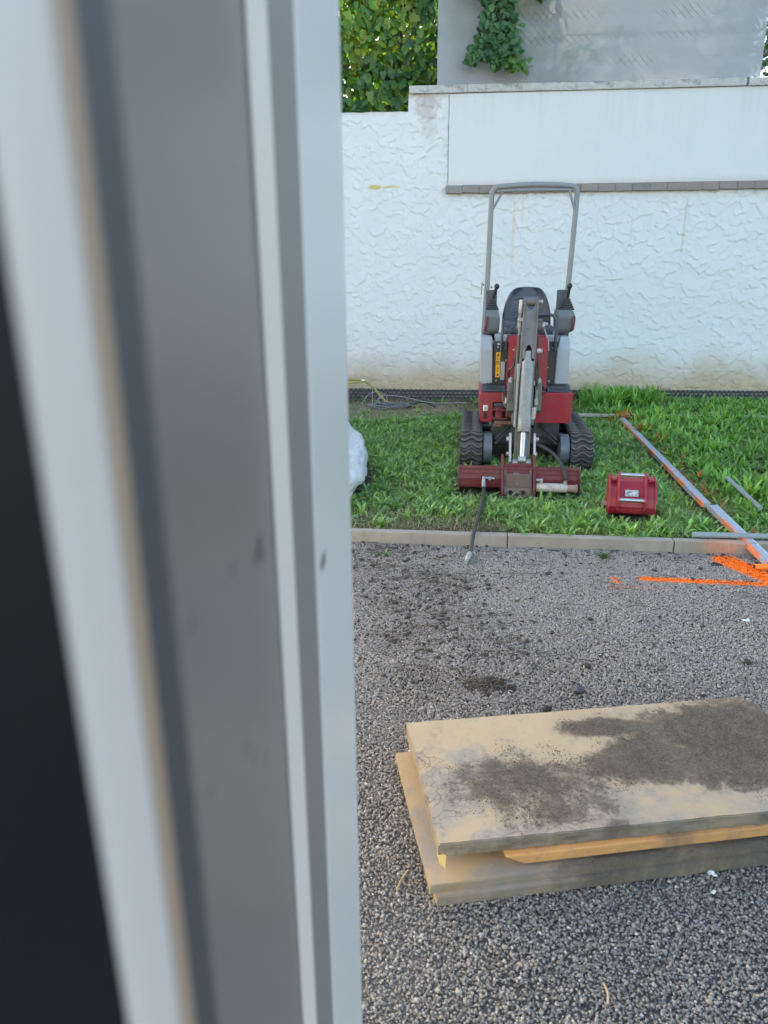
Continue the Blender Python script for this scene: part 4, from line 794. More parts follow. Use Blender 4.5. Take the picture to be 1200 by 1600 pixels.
# side plates
for sg in (-1, 1):
    c_ = [ap(0.0, sg * 0.047, -0.055), ap(-0.012, sg * 0.047, -0.02), ap(0.0, sg * 0.047, 0.03), ap(0.10, sg * 0.047, 0.045), ap(0.30, sg * 0.047, 0.055), ap(0.37, sg * 0.047, 0.03), ap(0.6, sg * 0.047, 0.0), ap(1.0, sg * 0.047, 0.0), ap(1.02, sg * 0.047, -0.04), ap(0.95, sg * 0.047, -0.075), ap(0.2, sg * 0.047, -0.09)]
    bb = bmesh.new(); A_ = [bb.verts.new(p - Vector((0.005, 0, 0))) for p in c_]; B_ = [bb.verts.new(p + Vector((0.005, 0, 0))) for p in c_]; bb.faces.new(A_); bb.faces.new(B_[::-1]); q_ = len(c_)
    for i in range(q_): bb.faces.new((A_[i], B_[i], B_[(i + 1) % q_], A_[(i + 1) % q_]))
    bmesh.ops.recalc_face_normals(bb, faces=bb.faces); am.bm(bb)
# front plate with a rounded fork at the top and an arch at the lower end, built in columns
fr = lambda t: 0.024 + 0.030 * min(1, max(0, (t - 0.05) / 0.25)); hw = 0.042
def circ(u, r): return math.sqrt(max(0.0, 1 - (u / r) ** 2))
us = [-hw + 2 * hw * i / 24 for i in range(25)]
bb = bmesh.new(); rows = []
for u in us:
    tt = 0.008 + (0.075 * circ(u, 0.033) if abs(u) < 0.033 else 0); tb = 0.388 - (0.085 * circ(u, 0.028) if abs(u) < 0.028 else 0)
    rows.append([[bb.verts.new(ap(tt + (tb - tt) * q / 8, u, fr(tt + (tb - tt) * q / 8) - d)) for q in range(9)] for d in (0.0, 0.008)])
for a, b in zip(rows[:-1], rows[1:]):
    for q in range(8):
        bb.faces.new((a[0][q], a[0][q + 1], b[0][q + 1], b[0][q])); bb.faces.new((a[1][q], b[1][q], b[1][q + 1], a[1][q + 1]))
    bb.faces.new((a[0][0], b[0][0], b[1][0], a[1][0])); bb.faces.new((a[0][8], a[1][8], b[1][8], b[0][8]))
bmesh.ops.recalc_face_normals(bb, faces=bb.faces); am.bm(bb)
armbox(0.42, 0.99, -0.042, 0.042, -0.012, -0.003, am); armbox(0.15, 0.98, -0.042, 0.042, -0.080, -0.070, am)
armo = am.build('arm', ARMG, ex)
MB().tube([ap(0.02, -0.05, -0.01), ap(0.02, 0.05, -0.01)], 0.030, 18).build('pin_boss', ARMG, armo)
MB().tube([ap(0.02, 0.052, -0.01), ap(0.02, 0.085, -0.01)], 0.016, 8).tube([ap(0.02, -0.075, -0.01), ap(0.02, -0.06, -0.01)], 0.014, 8).tube([ap(0.335, 0.06, 0.03), ap(0.335, 0.085, 0.03)], 0.020, 6).build('pivot_pin', ZINC, armo)
# bucket cylinder on the front of the arm
cy = MB().tube([ap(0.34, 0.0, 0.030), ap(0.42, 0, 0.030)], 0.026, 18).tube([ap(0.405, 0, 0.048), ap(0.415, 0, 0.048), ap(0.82, -0.002, 0.050), ap(0.83, -0.002, 0.050)], [0.037, 0.042, 0.042, 0.036], 22).tube([ap(0.735, 0, 0.05), ap(0.74, 0, 0.05), ap(0.83, 0, .05), ap(0.835, 0, .05)], [0.042, 0.0445, 0.0445, 0.042], 22).build('bucket_cylinder', CYLG, armo)
MB().tube([ap(0.42, -0.060, 0.045), ap(0.47, -0.060, 0.04), ap(0.58, -0.060, 0.03), ap(0.80, -0.062, 0.02)], [0.018, 0.012, 0.010, 0.010], 8).build('cylinder_hose', CYLG, cy)
MB().tube([ap(0.83, -0.002, 0.050), ap(1.00, -0.002, 0.055)], 0.017, 14).build('piston_rod', STEEL, cy); MB().tube([ap(1.00, -0.028, 0.055), ap(1.00, 0.024, 0.055)], 0.024, 14).build('rod_eye', ZINC, cy)
for sg, u_ in ((-1, -0.086), (1, 0.082)):
    lk = MB().prism([(ap(0.86).y - .02, ap(0.86).z + .03), (ap(0.86).y + .025, ap(0.86).z + .03), (ap(1.0).y + .01, ap(1.0).z), (ap(1.0).y - 0.02, ap(1.0).z - 0.02), (ap(1.0).y - .05, ap(1.0).z)], 'x', ap(0.9).x + u_ - 0.007, ap(0.9).x + u_ + 0.007, 0.003); lo = lk.build('link', PALE, armo)
    p = ap(0.87); MB().tube([(p.x + u_, p.y, p.z), (p.x + u_ + sg * 0.028, p.y, p.z)], 0.017, 10).build('bolt', ZINC, lo); p = ap(0.96); MB().tube([(p.x + u_, p.y, p.z), (p.x + u_ + sg * 0.024, p.y, p.z)], 0.014, 10).build('bolt', ZINC, lo)
for u0_, u1_ in ((-0.065, -0.032), (0.026, 0.062)): p = ap(1.005, 0, 0.01); MB().tube([(p.x + u0_, p.y - .03, p.z - .005), (p.x + u1_, p.y - .03, p.z - .005)], 0.028, 14).build('pin_boss', CYLG, armo)
# --- tilting grading bucket hanging on the arm
tb = MB()
pf = [(-0.585, 0.170), (-0.600, 0.10), (-0.590, 0.035), (-0.54, 0.012), (-0.40, 0.006), (-0.40, 0.014), (-0.535, 0.022), (-0.578, 0.043), (-0.588, 0.10), (-0.573, 0.170)]
tb.prism(pf, 'x', -0.508, 0.312)
for u_ in (-0.512, 0.312): tb.prism([(-0.602, 0.172), (-0.61, 0.10), (-0.60, 0.01), (-0.38, 0.0), (-0.38, 0.06), (-0.50, 0.17)], 'x', u_ - 0.005, u_ + 0.007, 0.002)
tb.box(-0.508, 0.312, -0.602, -0.55, 0.166, 0.180, 0.003); tb.box(-0.50, 0.30, -0.596, -0.578, 0.128, 0.140, 0.003)
bk = tb.build('grading_bucket', REDD, ex)
cp = MB()
for u_ in (-0.212, 0.004): cp.prism([(-0.66, -0.035), (-0.60, -0.05), (-0.52, 0.10), (-0.49, 0.23), (-0.515, 0.255), (-0.56, 0.22), (-0.68, 0.06), (-0.69, -0.01)], 'x', u_ - 0.008, u_ + 0.010, 0.003)
cp.box(-0.20, -0.005, -0.56, -0.545, 0.0, 0.20, 0.004); cpo = cp.build('hitch_bracket', REDD, bk)
fpz = []
pt = [(-0.198, 0.165), (-0.186, 0.165), (-0.182, 0.09), (-0.165, 0.060), (-0.045, 0.060), (-0.028, 0.09), (-0.024, 0.165), (-0.012, 0.165), (-0.010, 0.0), (-0.022, -0.018), (-0.06, -0.022), (-0.085, -0.035), (-0.115, -0.035), (-0.140, -0.022), (-0.185, -0.018), (-0.198, 0.0)]
bb = bmesh.new(); A_ = [bb.verts.new((u, -0.665 + 0.45 * max(0, w_), w_ + 0.012)) for u, w_ in pt]; B_ = [bb.verts.new((u, -0.650 + 0.45 * max(0, w_), w_ + 0.012)) for u, w_ in pt]; bb.faces.new(A_); bb.faces.new(B_[::-1])
for i in range(len(pt)): bb.faces.new((A_[i], B_[i], B_[(i + 1) % len(pt)], A_[(i + 1) % len(pt)]))
bmesh.ops.recalc_face_normals(bb, faces=bb.faces); bmesh.ops.triangulate(bb, faces=[f for f in bb.faces if len(f.verts) > 4])
m_fp = worn('bare_rusty_steel', (0.155, 0.105, 0.095), (0.10, 0.075, 0.06), 0.6, 14, 0.6, 0.3)
fpo = MB().bm(bb).build('hitch_front_plate', m_fp, bk)
MB().box(-0.185, -0.025, -0.652, -0.640, 0.055, 0.150, 0.004).build('hitch_inner_plate', m_fp, bk)
for u_ in (-0.152, -0.066): MB().tube([(u_, -0.668, 0.022), (u_, -0.657, 0.022)], 0.0145, 14).build('pin_hole', BLK, fpo)
MB().box(-0.120, -0.098, -0.668, -0.657, 0.0, 0.014, 0.003).build('pin_hole', BLK, fpo)
MB().box(-0.135, -0.095, -0.62, -0.585, 0.11, 0.145, 0.004).tube([(-0.11, -0.656, 0.078), (-0.11, -0.645, 0.08)], 0.007, 6).build('hitch_pin', ZINC, bk)
cyl2 = MB().tube([(0.020, -0.635, 0.055), (0.025, -0.635, 0.055), (0.222, -0.635, 0.052), (0.228, -0.635, 0.052)], [0.026, 0.0315, 0.0315, 0.028], 20)
c2 = cyl2.build('tilt_cylinder', worn('cream_paint', (0.44, 0.42, 0.37), (0.14, 0.10, 0.07), 0.75, 16, 0.5), bk)
MB().tube([(0.228, -0.635, 0.052), (0.292, -0.635, 0.050)], 0.026, 16).tube([(0.285, -0.635, 0.05), (0.296, -0.635, 0.05)], 0.031, 16).build('cylinder_end', worn('rusty_cream', (0.36, 0.27, 0.20), (0.16, 0.09, 0.06), 0.75, 16, 0.7), c2)
MB().box(0.045, 0.064, -0.65, -0.625, 0.078, 0.118, 0.004).tube([(0.02, -0.63, 0.105), (0.05, -0.63, 0.105)], 0.010, 8).build('hose_fitting', ZINC, c2)
MB().tube([(0.216, -0.635, 0.08), (0.216, -0.635, 0.110)], 0.013, 8).build('hose_fitting', ZINC, c2)
MB().tube(spline([(ap(0.9).x + 0.088, ap(0.9).y, ap(0.9).z + .004), (0.06, -0.47, 0.305), (0.14, -0.53, 0.262), (0.195, -0.60, 0.19), (0.213, -0.633, 0.135), (0.216, -0.635, 0.10)], 7), 0.0125, 10).build('hydraulic_hose', HOSE, bk)
# left fitting and the loose hose that hangs over the kerb
MB().box(-0.352, -0.332, -0.625, -0.596, 0.098, 0.122, 0.004).build('hose_boss', REDD, bk)
MB().tube([(-0.335, -0.61, 0.108), (-0.262, -0.61, 0.104)], 0.008, 8).box(-0.305, -0.29, -0.622, -0.60, 0.092, 0.118, 0.003).build('hose_fitting', ZINC, bk)
lh = [(-0.340, -0.625, 0.100), (-0.338, -0.70, 0.055), (-0.342, -0.88, 0.045), (-0.360, -1.06, 0.035), (-0.387, -1.31, 0.034), (-0.404, -1.49, 0.036), (-0.413, -1.57, 0.018), (-0.424, -1.64, -0.030), (-0.432, -1.69, -0.046)]
MB().tube(spline(lh, 8), 0.0125, 10).build('loose_hose', HOSE, bk)
MB().tube([(-0.340, -0.622, 0.116), (-0.339, -0.645, 0.090), (-0.338, -0.69, 0.062)], [0.010, 0.014, 0.013], 8).build('hose_coupling', ZINC, bk)
MB().tube([(-0.430, -1.675, -0.044), (-0.434, -1.70, -0.047), (-0.442, -1.745, -0.049), (-0.443, -1.75, -0.049), (-0.453, -1.80, -0.051)], [0.0145, 0.0155, 0.0155, 0.011, 0.012], 10).build('hose_coupling', ZINC, bk)

# ================================================================== SPARE BUCKET ON THE LAWN
sb = thing('digging_bucket', 'small red digging bucket with two steel pins lying on the lawn by the bar', 'bucket', (1.575, 4.47, 0.060), R_(-13))
bh = 0.150
shell = [(0.10, 0.245), (0.03, 0.235), (-0.04, 0.20), (-0.085, 0.14), (-0.098, 0.08), (-0.080, 0.03), (-0.035, 0.003), (0.10, 0.0), (0.19, 0.01)]
inn = [(a + (0.010 if b > 0.02 else 0), max(b - 0.008, 0.010) if b > 0.1 else b + 0.009) for a, b in shell][::-1]
b1 = MB().prism(shell + inn, 'x', -bh, bh).build('bucket_shell', RED, sb)
sp_ = MB()
for sg in (-1, 1):
    o_ = [(0.115, 0.262), (0.02, 0.25), (-0.052, 0.21), (-0.098, 0.145), (-0.112, 0.08), (-0.090, 0.02), (-0.035, -0.008), (0.12, -0.01), (0.22, 0.0), (0.18, 0.13)]
    q = MB(); x0 = sg * (bh + 0.006); q.prism(o_, 'x', x0 - 0.006, x0 + 0.006, 0.0015)
    q.build('side_plate', RED, sb)
    MB().box(sg * 0.126 - 0.020, sg * 0.126 + 0.020, -0.005, 0.09, 0.243, 0.262, 0.004).build('lifting_lug', RED, sb)
for u_ in (-0.098, 0.082):
    MB().prism([(-0.09, 0.03), (-0.125, 0.06), (-0.142, 0.13), (-0.128, 0.165), (-0.08, 0.21), (-0.03, 0.295), (0.01, 0.312), (0.035, 0.285), (0.03, 0.22), (-0.05, 0.18), (-0.09, 0.10)], 'x', u_ - 0.008, u_ + 0.008, 0.003).build('ear', RED, sb)
for v_, w_ in ((-0.120, 0.138), (0.0, 0.290)): MB().tube([(-0.09, v_, w_), (0.074, v_, w_)], 0.0135, 16).build('pin', STEEL, sb)
MB().box(-0.09, 0.074, -0.094, -0.075, 0.055, 0.060, 0.002).build('weld_strip', RED, sb)
nrm_a = math.atan2(0.06, 0.045)
npl = MB().box(-0.045, 0.045, -0.002, 0.002, -0.024, 0.024, 0.001).build('name_plate', PALE, sb, (-0.008, -0.074, 0.176), (R_(-37), 0, 0))
k = N('plate_print'); n = k.noise(k.coord(), 60, 3); m_pp = k.fin(k.mix(k.step(n, 0.42, 0.55), (0.12, 0.13, 0.14), (0.45, 0.48, 0.50)), 0.45)
MB().box(-0.037, 0.037, -0.004, -0.0025, -0.018, 0.018).build('plate_print', m_pp, npl)
MB().box(-0.20, -0.155, 0.02, 0.06, 0.045, 0.075, 0.006).build('side_cutter', worn('cutter_rust', (0.3, 0.2, 0.15)), sb)

# ================================================================== BARS, PIPES, HOSES ON THE LAWN
k = N('aluminium_bar'); v = k.pos(); n = k.noise(v, 6, 4); n2 = k.noise(v, 50, 3); gm = k.n('NewGeometry'); ob = k.coord()
sc_ = k.noise(k.vmul(ob, (60, 2, 60)), 1, 4)
c = k.mix(k.math('MULTIPLY', sc_, 0.5), (0.36, 0.43, 0.50), (0.26, 0.31, 0.37)); orm = k.math('MULTIPLY', k.step(k.sep(ob)[0], -0.005, 0.026), k.step(k.math('ADD', k.noise(k.vmul(ob, (1, 3.2, 1)), 1, 3), k.math('MULTIPLY', n2, 0.3)), 0.54, 0.72)); c = k.mix(k.math('MULTIPLY', orm, 0.85), c, ORANGE)
m_bar = k.fin(c, 0.45, 0.25)
def bar(p0, p1, wd, ht, label, group=None):
    p0, p1 = Vector(p0), Vector(p1); d = p1 - p0; L = d.length
    b = MB(); q = [(-wd / 2, 0), (wd / 2, 0), (wd / 2, ht), (wd / 2 - .003, ht), (wd / 2 - .006, ht - .003), (-wd / 2 + .006, ht - .003), (-wd / 2 + .003, ht), (-wd / 2, ht)]
    b.prism(q, 'y', 0, L)
    o = b.build('levelling_bar', m_bar); o.matrix_world = Matrix.Translation(p0) @ d.to_track_quat('Y', 'Z').to_matrix().to_4x4()
    return tag(o, label, 'bar', 'aluminium levelling bars')
bar((2.415, 7.38, 0.085), (2.050, 4.46, 0.098), 0.052, 0.03, 'long aluminium levelling bar half sunk in the grass, splashed with orange paint')
bar((2.046, 4.37, 0.115), (2.083, 3.675, 0.012), 0.058, 0.032, 'short aluminium bar leaning over the kerb onto the gravel')
m_pipe = worn('grey_pipe', (0.22, 0.265, 0.28), (0.16, 0.14, 0.11), 0.5, 6, 0.5)
def pipe(pts, r, label, m=m_pipe, name='pipe', cap=True):
    o = MB().tube(pts, r, 14).build(name, m); return tag(o, label, 'pipe')
pipe([(1.775, 3.978, 0.090), (2.9, 3.868, 0.090)], 0.0165, 'grey plastic pipe lying along the top of the kerb under the short bar')
pipe([(2.412, 5.02, 0.15), (2.325, 4.32, 0.135)], 0.014, 'grey pipe lying slanted among the weeds right of the bars')
k = N('orange_sprayed_pipe'); v = k.coord(); o = k.sep(v); n = k.noise(v, 40, 3); k_ = k.mix(k.step(k.math('ADD', k.math('MULTIPLY', o[0], -4), n), -0.05, 0.35), (0.25, 0.2, 0.18), (0.9, 0.2, 0.01)); m_op = k.fin(k_, 0.5)
op_ = MB().tube([(0, 0, 0.0), (0.42, -0.02, 0.0)], 0.0165, 14).build('pipe_stub', m_op, None, (1.985, 3.655, 0.022)); tag(op_, 'grey pipe end sprayed bright orange lying on the gravel', 'pipe')
MB().tube([(-0.001, 0, 0), (0.004, 0, 0)], 0.0125, 12).build('pipe_bore', BLK, op_)
far_w = worn('weathered_batten', (0.42, 0.37, 0.30), (0.2, 0.17, 0.13), 0.5, 8, 0.85)
fb = MB().box(0, 1.95, -0.02, 0.02, 0, 0.028, 0.003).build('batten', far_w, None, (2.03, 7.56, 0.092), (0, 0, R_(-6.3))); tag(fb, 'pale wooden batten lying in the grass parallel to the wall', 'batten')
# tank-top plate half buried in the weeds
pv_ = MB().box(-0.11, 0.11, -0.05, 0.05, 0, 0.02, 0.004).build('paving_slab', PALE, None, (2.72, 7.02, 0.095), (0, 0, 0.05)); tag(pv_, 'small pale slab half hidden in the weeds near the far bar end', 'slab')

# yellow-green garden hose arching from the left
yh = thing('garden_hose', 'yellow green garden hose arching over the bare earth by the wall', 'hose', (-0.35, 8.6, 0.06))
m_yh = worn('hose_yellow', (0.30, 0.27, 0.045), (0.15, 0.13, 0.06), 0.4, 8, 0.4)
MB().tube(spline([(-0.75, -0.1, 0.02), (-0.45, 0.0, 0.21), (-0.10, 0.02, 0.275), (0.10, 0.02, 0.272), (0.23, 0.0, 0.20), (0.33, -0.05, 0.085), (0.45, -0.15, 0.02), (0.62, -0.25, 0.016), (0.75, -0.30, 0.018)], 8), 0.0125, 10).build('hose_run', m_yh, yh)
MB().tube(spline([(-0.75, -0.14, 0.02), (-0.40, -0.05, 0.20), (-0.05, -0.03, 0.245), (0.12, -0.02, 0.262), (0.16, -0.01, 0.262)], 8), 0.010, 10).build('hose_run', m_yh, yh)
MB().tube([(0.10, 0.02, 0.272), (0.135, 0.017, 0.262)], 0.016, 10).build('hose_clip', WHT, yh)
cb = thing('cable_heap', 'tangled heap of grey and black cables on the bare earth', 'cables', (0.05, 8.28, 0.062))
mgc, mbc = worn('grey_cable', (0.16, 0.16, 0.175)), worn('black_cable', (0.03, 0.03, 0.04)); rc = random.Random(9)
for i in range(6):
    a0 = rc.uniform(0, 6); rx, ry = rc.uniform(0.12, 0.26), rc.uniform(0.06, 0.14); ox, oy = rc.uniform(-.08, .1), rc.uniform(-.05, .05)
    MB().tube([(ox + rx * math.cos(a0 + t * 0.42), oy + ry * math.sin(a0 + t * 0.42), 0.018 + 0.03 * abs(math.sin(t * 0.7 + i)) ) for t in range(15)], 0.0065, 6).build('cable', mgc if i % 3 else mbc, cb)
MB().tube(spline([(0.22, -0.05, 0.03), (0.32, 0.03, 0.055), (0.42, 0.05, 0.06), (0.54, -0.02, 0.02)], 6), 0.013, 8).build('cable', mbc, cb)
MB().tube(spline([(0.30, 0.05, 0.03), (0.42, 0.2, 0.09), (0.47, 0.33, 0.12)], 6), 0.008, 8).build('cable', mbc, cb)
for (p, r_) in (([(-0.17, 0, 0.02), (-0.17, 0.03, 0.16), (-0.168, 0.03, 0.24)], 0.004), ([(-0.17, 0, 0.02), (-0.05, 0.02, 0.16), (0.0, 0.02, 0.08), (-0.06, 0, 0.02), (-0.10, 0.02, 0.09), (-0.02, 0.05, 0.14), (0.2, 0.02, 0.12), (0.5, 0, 0.06), (0.9, 0.05, 0.05)], 0.004), ([(-0.30, 0, 0.05), (-0.20, 0.05, 0.16), (-0.08, 0.05, 0.17), (-0.02, 0.0, 0.03)], 0.004)):
    MB().tube(spline(p, 7), r_, 6).build('wire', worn('pale_wire', (0.28, 0.28, 0.29)), cb)

# white woven sack
b = bmesh.new(); bmesh.ops.create_icosphere(b, subdivisions=5, radius=1)
for q in b.verts:
    p = q.co; e = 0.72; f_ = lambda t: math.copysign(abs(t) ** e, t); nn = vnoise(np.array([p.x * 3 + 9]), np.array([p.z * 3 + p.y * 2 + 9]), 61)[0] - .5; n2 = vnoise(np.array([p.y * 9 + 20]), np.array([p.z * 9 + p.x * 6 + 20]), 62)[0] - .5
    q.co = Vector((f_(p.x) * 0.36, f_(p.y) * 0.78, f_(p.z) * 0.165)) * (1 + 0.16 * nn + 0.07 * n2); q.co.z = max(q.co.z + 0.15, 0.0) * (1.0 - 0.25 * max(0, -p.y)) * (1 + 0.25 * max(0, p.y))
k = N('woven_sack'); v = k.coord(); n = k.noise(v, 8, 4); k.bump(k.math('ADD', k.noise(k.vmul(v, (5, 2, 9)), 2.2, 6, 0.6), k.math('MULTIPLY', k.noise(v, 200, 2), 0.1)), 0.9, 0.04); m_sack = k.fin(k.mix(n, (0.50, 0.51, 0.525), (0.58, 0.59, 0.60)), 0.55)
sb.scale = (0.88, 0.88, 0.88); sb.location = (1.566, 4.45, 0.062)
tag(MB().bm(b, True).build('white_sack', m_sack, None, (-0.500, 5.32, 0.06)), 'bulging white woven sack lying on the lawn beside the door frame', 'sack')

# ================================================================== STACK OF YELLOW BOARDS
def board_mat(name, amt, off, base=(0.335, 0.262, 0.17), crack=True, sidemix=0.88, washmix=0.85):
    k = N(name); v = k.coord(); o = k.sep(v); n = k.noise(v, 3.4, 8, 0.68, 0.5); f = k.noise(v, 38, 5, 0.7); n3 = k.noise(v, 9, 6, 0.7)
    c = k.mix(k.step(n3, 0.3, 0.7), base, tuple(x * 1.18 for x in base))
    g1 = k.noise(v, 130, 3, 0.7); g2 = k.noise(v, 18, 8, 0.75)
    wash = k.step(k.math('ADD', k.math('ADD', k.noise(v, 3.2, 8, 0.7), k.math('MULTIPLY', k.math('ADD', n3, g2), 0.42)), k.math('MULTIPLY', k.step(o[1], 0.22, 0.50), -0.20)), 0.74, 1.04); c = k.mix(k.math('MULTIPLY', wash, washmix), c, k.mix(g2, (0.11, 0.11, 0.108), (0.29, 0.28, 0.265)))
    c = k.mix(k.math('MULTIPLY', k.step(g2, 0.52, 0.75), 0.35), c, (0.16, 0.13, 0.095))
    bias = off(k, o)
    raw = k.math('ADD', k.math('ADD', n, k.math('ADD', k.math('MULTIPLY', k.math('SUBTRACT', g2, 0.5), 0.75), k.math('MULTIPLY', k.math('SUBTRACT', g1, 0.5), 0.30))), bias)
    dirt = k.step(raw, 0.46, 0.72); c = k.mix(k.math('MULTIPLY', k.step(raw, 0.30, 0.56), 0.55 * amt), c, (0.17, 0.148, 0.122)); c = k.mix(k.math('MULTIPLY', dirt, amt), c, k.mix(k.step(k.math('ADD', k.math('MULTIPLY', g1, 0.6), k.math('MULTIPLY', g2, 0.4)), 0.32, 0.68), (0.035, 0.029, 0.023), (0.145, 0.122, 0.098)))
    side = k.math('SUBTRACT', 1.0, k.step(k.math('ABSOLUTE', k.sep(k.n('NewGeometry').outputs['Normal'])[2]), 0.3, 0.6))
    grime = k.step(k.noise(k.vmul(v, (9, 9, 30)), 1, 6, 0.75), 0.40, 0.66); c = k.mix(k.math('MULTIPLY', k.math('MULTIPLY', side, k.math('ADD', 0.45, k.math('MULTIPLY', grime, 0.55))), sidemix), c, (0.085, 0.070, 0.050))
    if crack:
        vv = k.n('VectorMath', operation='ADD'); k.set(vv.inputs[0], v); wn = k.n('TexNoise'); wn.inputs['Scale'].default_value = 12; k.set(wn.inputs['Vector'], v); sc = k.n('VectorMath', operation='SCALE'); k.t.links.new(wn.outputs['Color'], sc.inputs[0]); sc.inputs['Scale'].default_value = 0.12; k.t.links.new(sc.outputs[0], vv.inputs[1])
        cd = k.voro(vv.outputs[0], 21, 'DISTANCE_TO_EDGE'); reg = k.math('MULTIPLY', k.step(k.math('ADD', k.noise(v, 4.0, 4), k.math('MULTIPLY', k.math('SUBTRACT', 1.0, k.step(k.math('ADD', o[0], k.math('MULTIPLY', o[1], 0.7)), 0.02, 0.55)), 0.2)), 0.60, 0.70), k.math('SUBTRACT', 1.0, k.step(cd, 0.004, 0.018)))
        c = k.mix(k.math('MULTIPLY', reg, 0.7), c, (0.10, 0.06, 0.035)); h = k.math('SUBTRACT', k.math('MULTIPLY', dirt, k.math('ADD', 0.3, k.math('ADD', g2, k.math('MULTIPLY', g1, 0.6)))), k.math('MULTIPLY', reg, 0.8))
    else: h = k.math('MULTIPLY', dirt, f)
    k.bump(k.math('MULTIPLY', h, k.math('SUBTRACT', 1.0, k.math('MULTIPLY', side, 0.85))), 0.9, 0.007); return k.fin(c, 0.85, 0, 0.3)
def rag(out, z0, z1, amp, seedb, bev=0.004, step=0.03, mid=False):
    """board with a slightly ragged outline"""
    r_ = random.Random(seedb); P = []
    for i in range(len(out)):
        a, c_ = Vector(out[i]).to_2d(), Vector(out[(i + 1) % len(out)]).to_2d(); n_ = max(1, int((c_ - a).length / step))
        for q in range(n_):
            p = a.lerp(c_, q / n_); P.append((p.x + r_.uniform(-amp, amp), p.y + r_.uniform(-amp, amp)))
    b = bmesh.new(); lo = [b.verts.new((x + r_.uniform(-amp, amp), y + r_.uniform(-amp, amp), z0)) for x, y in P]; hi = [b.verts.new((x, y, z1 + r_.uniform(-amp * .4, amp * .4))) for x, y in P]
    b.faces.new(lo[::-1]); b.faces.new(hi); n_ = len(P)
    for i in range(n_): b.faces.new((lo[i], lo[(i + 1) % n_], hi[(i + 1) % n_], hi[i]))
    bmesh.ops.recalc_face_normals(b, faces=b.faces)
    te = [e for e in b.edges if abs(e.verts[0].co.z - z1) < .01 and abs(e.verts[1].co.z - z1) < .01]
    bmesh.ops.bevel(b, geom=te, offset=bev, segments=2, affect='EDGES'); bmesh.ops.triangulate(b, faces=[f for f in b.faces if len(f.verts) > 4]); return MB().bm(b)
# top board: local origin at its front left corner
def off_top(k, o):
    def blob(cx, cy, rx, ry):
        dx = k.math('DIVIDE', k.math('SUBTRACT', o[0], cx), rx); dy = k.math('DIVIDE', k.math('SUBTRACT', o[1], cy), ry); return k.math('SUBTRACT', 1.0, k.step(k.math('SQRT', k.math('ADD', k.math('MULTIPLY', dx, dx), k.math('MULTIPLY', dy, dy))), 0.35, 1.15))
    s = k.math('MULTIPLY', blob(1.02, 0.31, 0.46, 0.30), 0.46)
    for (cx, cy, rx, ry, a) in ((0.60, 0.44, 0.15, 0.06, .34), (0.66, 0.24, 0.24, 0.12, .34), (0.30, 0.20, 0.25, 0.22, .27), (0.30, 0.05, 0.2, 0.06, .1), (0.79, 0.25, 0.09, 0.10, -.30), (1.0, 0.04, 0.5, 0.05, -.35)): s = k.math('ADD', s, k.math('MULTIPLY', blob(cx, cy, rx, ry), a))
    return k.math('SUBTRACT', s, 0.16)
m_bt = board_mat('top_board_face', 0.93, off_top)
tbd = rag([(0, 0), (1.21, 0), (1.20, 0.50), (1.16, 0.548), (0, 0.548)], 0.0, 0.038, 0.0013, 3, 0.003).build('yellow_board', m_bt, None, (0.134, 1.533, 0.105), (R_(-0.3), R_(0.2), R_(7.1)))
tag(tbd, 'cracked yellow board caked with dark soil, topmost of the stack on the gravel', 'board', 'stacked yellow boards')
MB().add([(-0.004, -0.006, 0.006), (0.022, 0.004, 0.006), (0.016, -0.012, -0.030), (0.004, 0.004, -0.026), (0.02, 0.012, 0.0), (-0.002, 0.012, 0.0)], [(0, 1, 2), (0, 2, 3), (1, 4, 2), (0, 3, 5), (2, 4, 3), (3, 4, 5), (0, 5, 4, 1)]).build('splinter', N('fresh_foam').fin((0.62, 0.42, 0.14), 0.8), tbd, (0.0, 0.0, 0.0))
tcr = MB(); rk = random.Random(12)
while len(tcr.f) < 26000:
    x_, y_ = rk.uniform(0.03, 1.19), rk.uniform(0.03, 0.52)
    e_ = max(1 - math.hypot((x_ - cx) / rx, (y_ - cy) / ry) for cx, cy, rx, ry in ((1.02, .31, .44, .27), (.60, .44, .14, .06), (.66, .24, .22, .11), (.30, .20, .22, .18))) + 0.9 * (vnoise(np.array([x_ * 14]), np.array([y_ * 14]), 71)[0] - 0.5)
    if e_ < 0.05 or rk.random() > e_ * 1.6: continue
    s_ = rk.uniform(0.0008, 0.0026) * (1.8 if rk.random() < 0.04 else 1); p_ = [(x_ + s_ * rk.uniform(.7, 1.3) * math.cos(a + .5 * x_ * 900), y_ + s_ * rk.uniform(.7, 1.3) * math.sin(a + .5 * x_ * 900), 0.0375) for a in (0, 2.1, 4.2)]
    tcr.add(p_ + [(x_, y_, 0.038 + s_ * 1.1)], [(0, 1, 3), (1, 2, 3), (2, 0, 3)])
stuff(tcr.build('soil_crust', worn('dry_soil', (0.10, 0.083, 0.066), (0.035, 0.028, 0.022), 0.6, 60, 0.95), tbd))
m_bm = board_mat('middle_board_face', 0.5, lambda k, o: -0.10, (0.58, 0.29, 0.09), False, 0.35, 0.15)
mb_ = MB().prism([(0.0, 0.030), (0.055, 0.0), (1.0, 0.0), (1.0, 0.030)], 'y', 0.0, 0.49, 0.004).build('yellow_board', m_bm, None, (0.306, 1.534, 0.070), (0, 0, R_(7.8)))
tag(mb_, 'orange yellow board with a slanted end, squeezed between the other two boards', 'board', 'stacked yellow boards')
m_bl = board_mat('lower_board_face', 0.75, lambda k, o: k.math('SUBTRACT', k.math('MULTIPLY', k.math('MULTIPLY', k.math('SUBTRACT', 1.0, k.step(o[1], 0.01, 0.06)), k.step(o[0], 0.10, 0.45)), 0.42), 0.30), (0.33, 0.24, 0.14), False, 0.55)
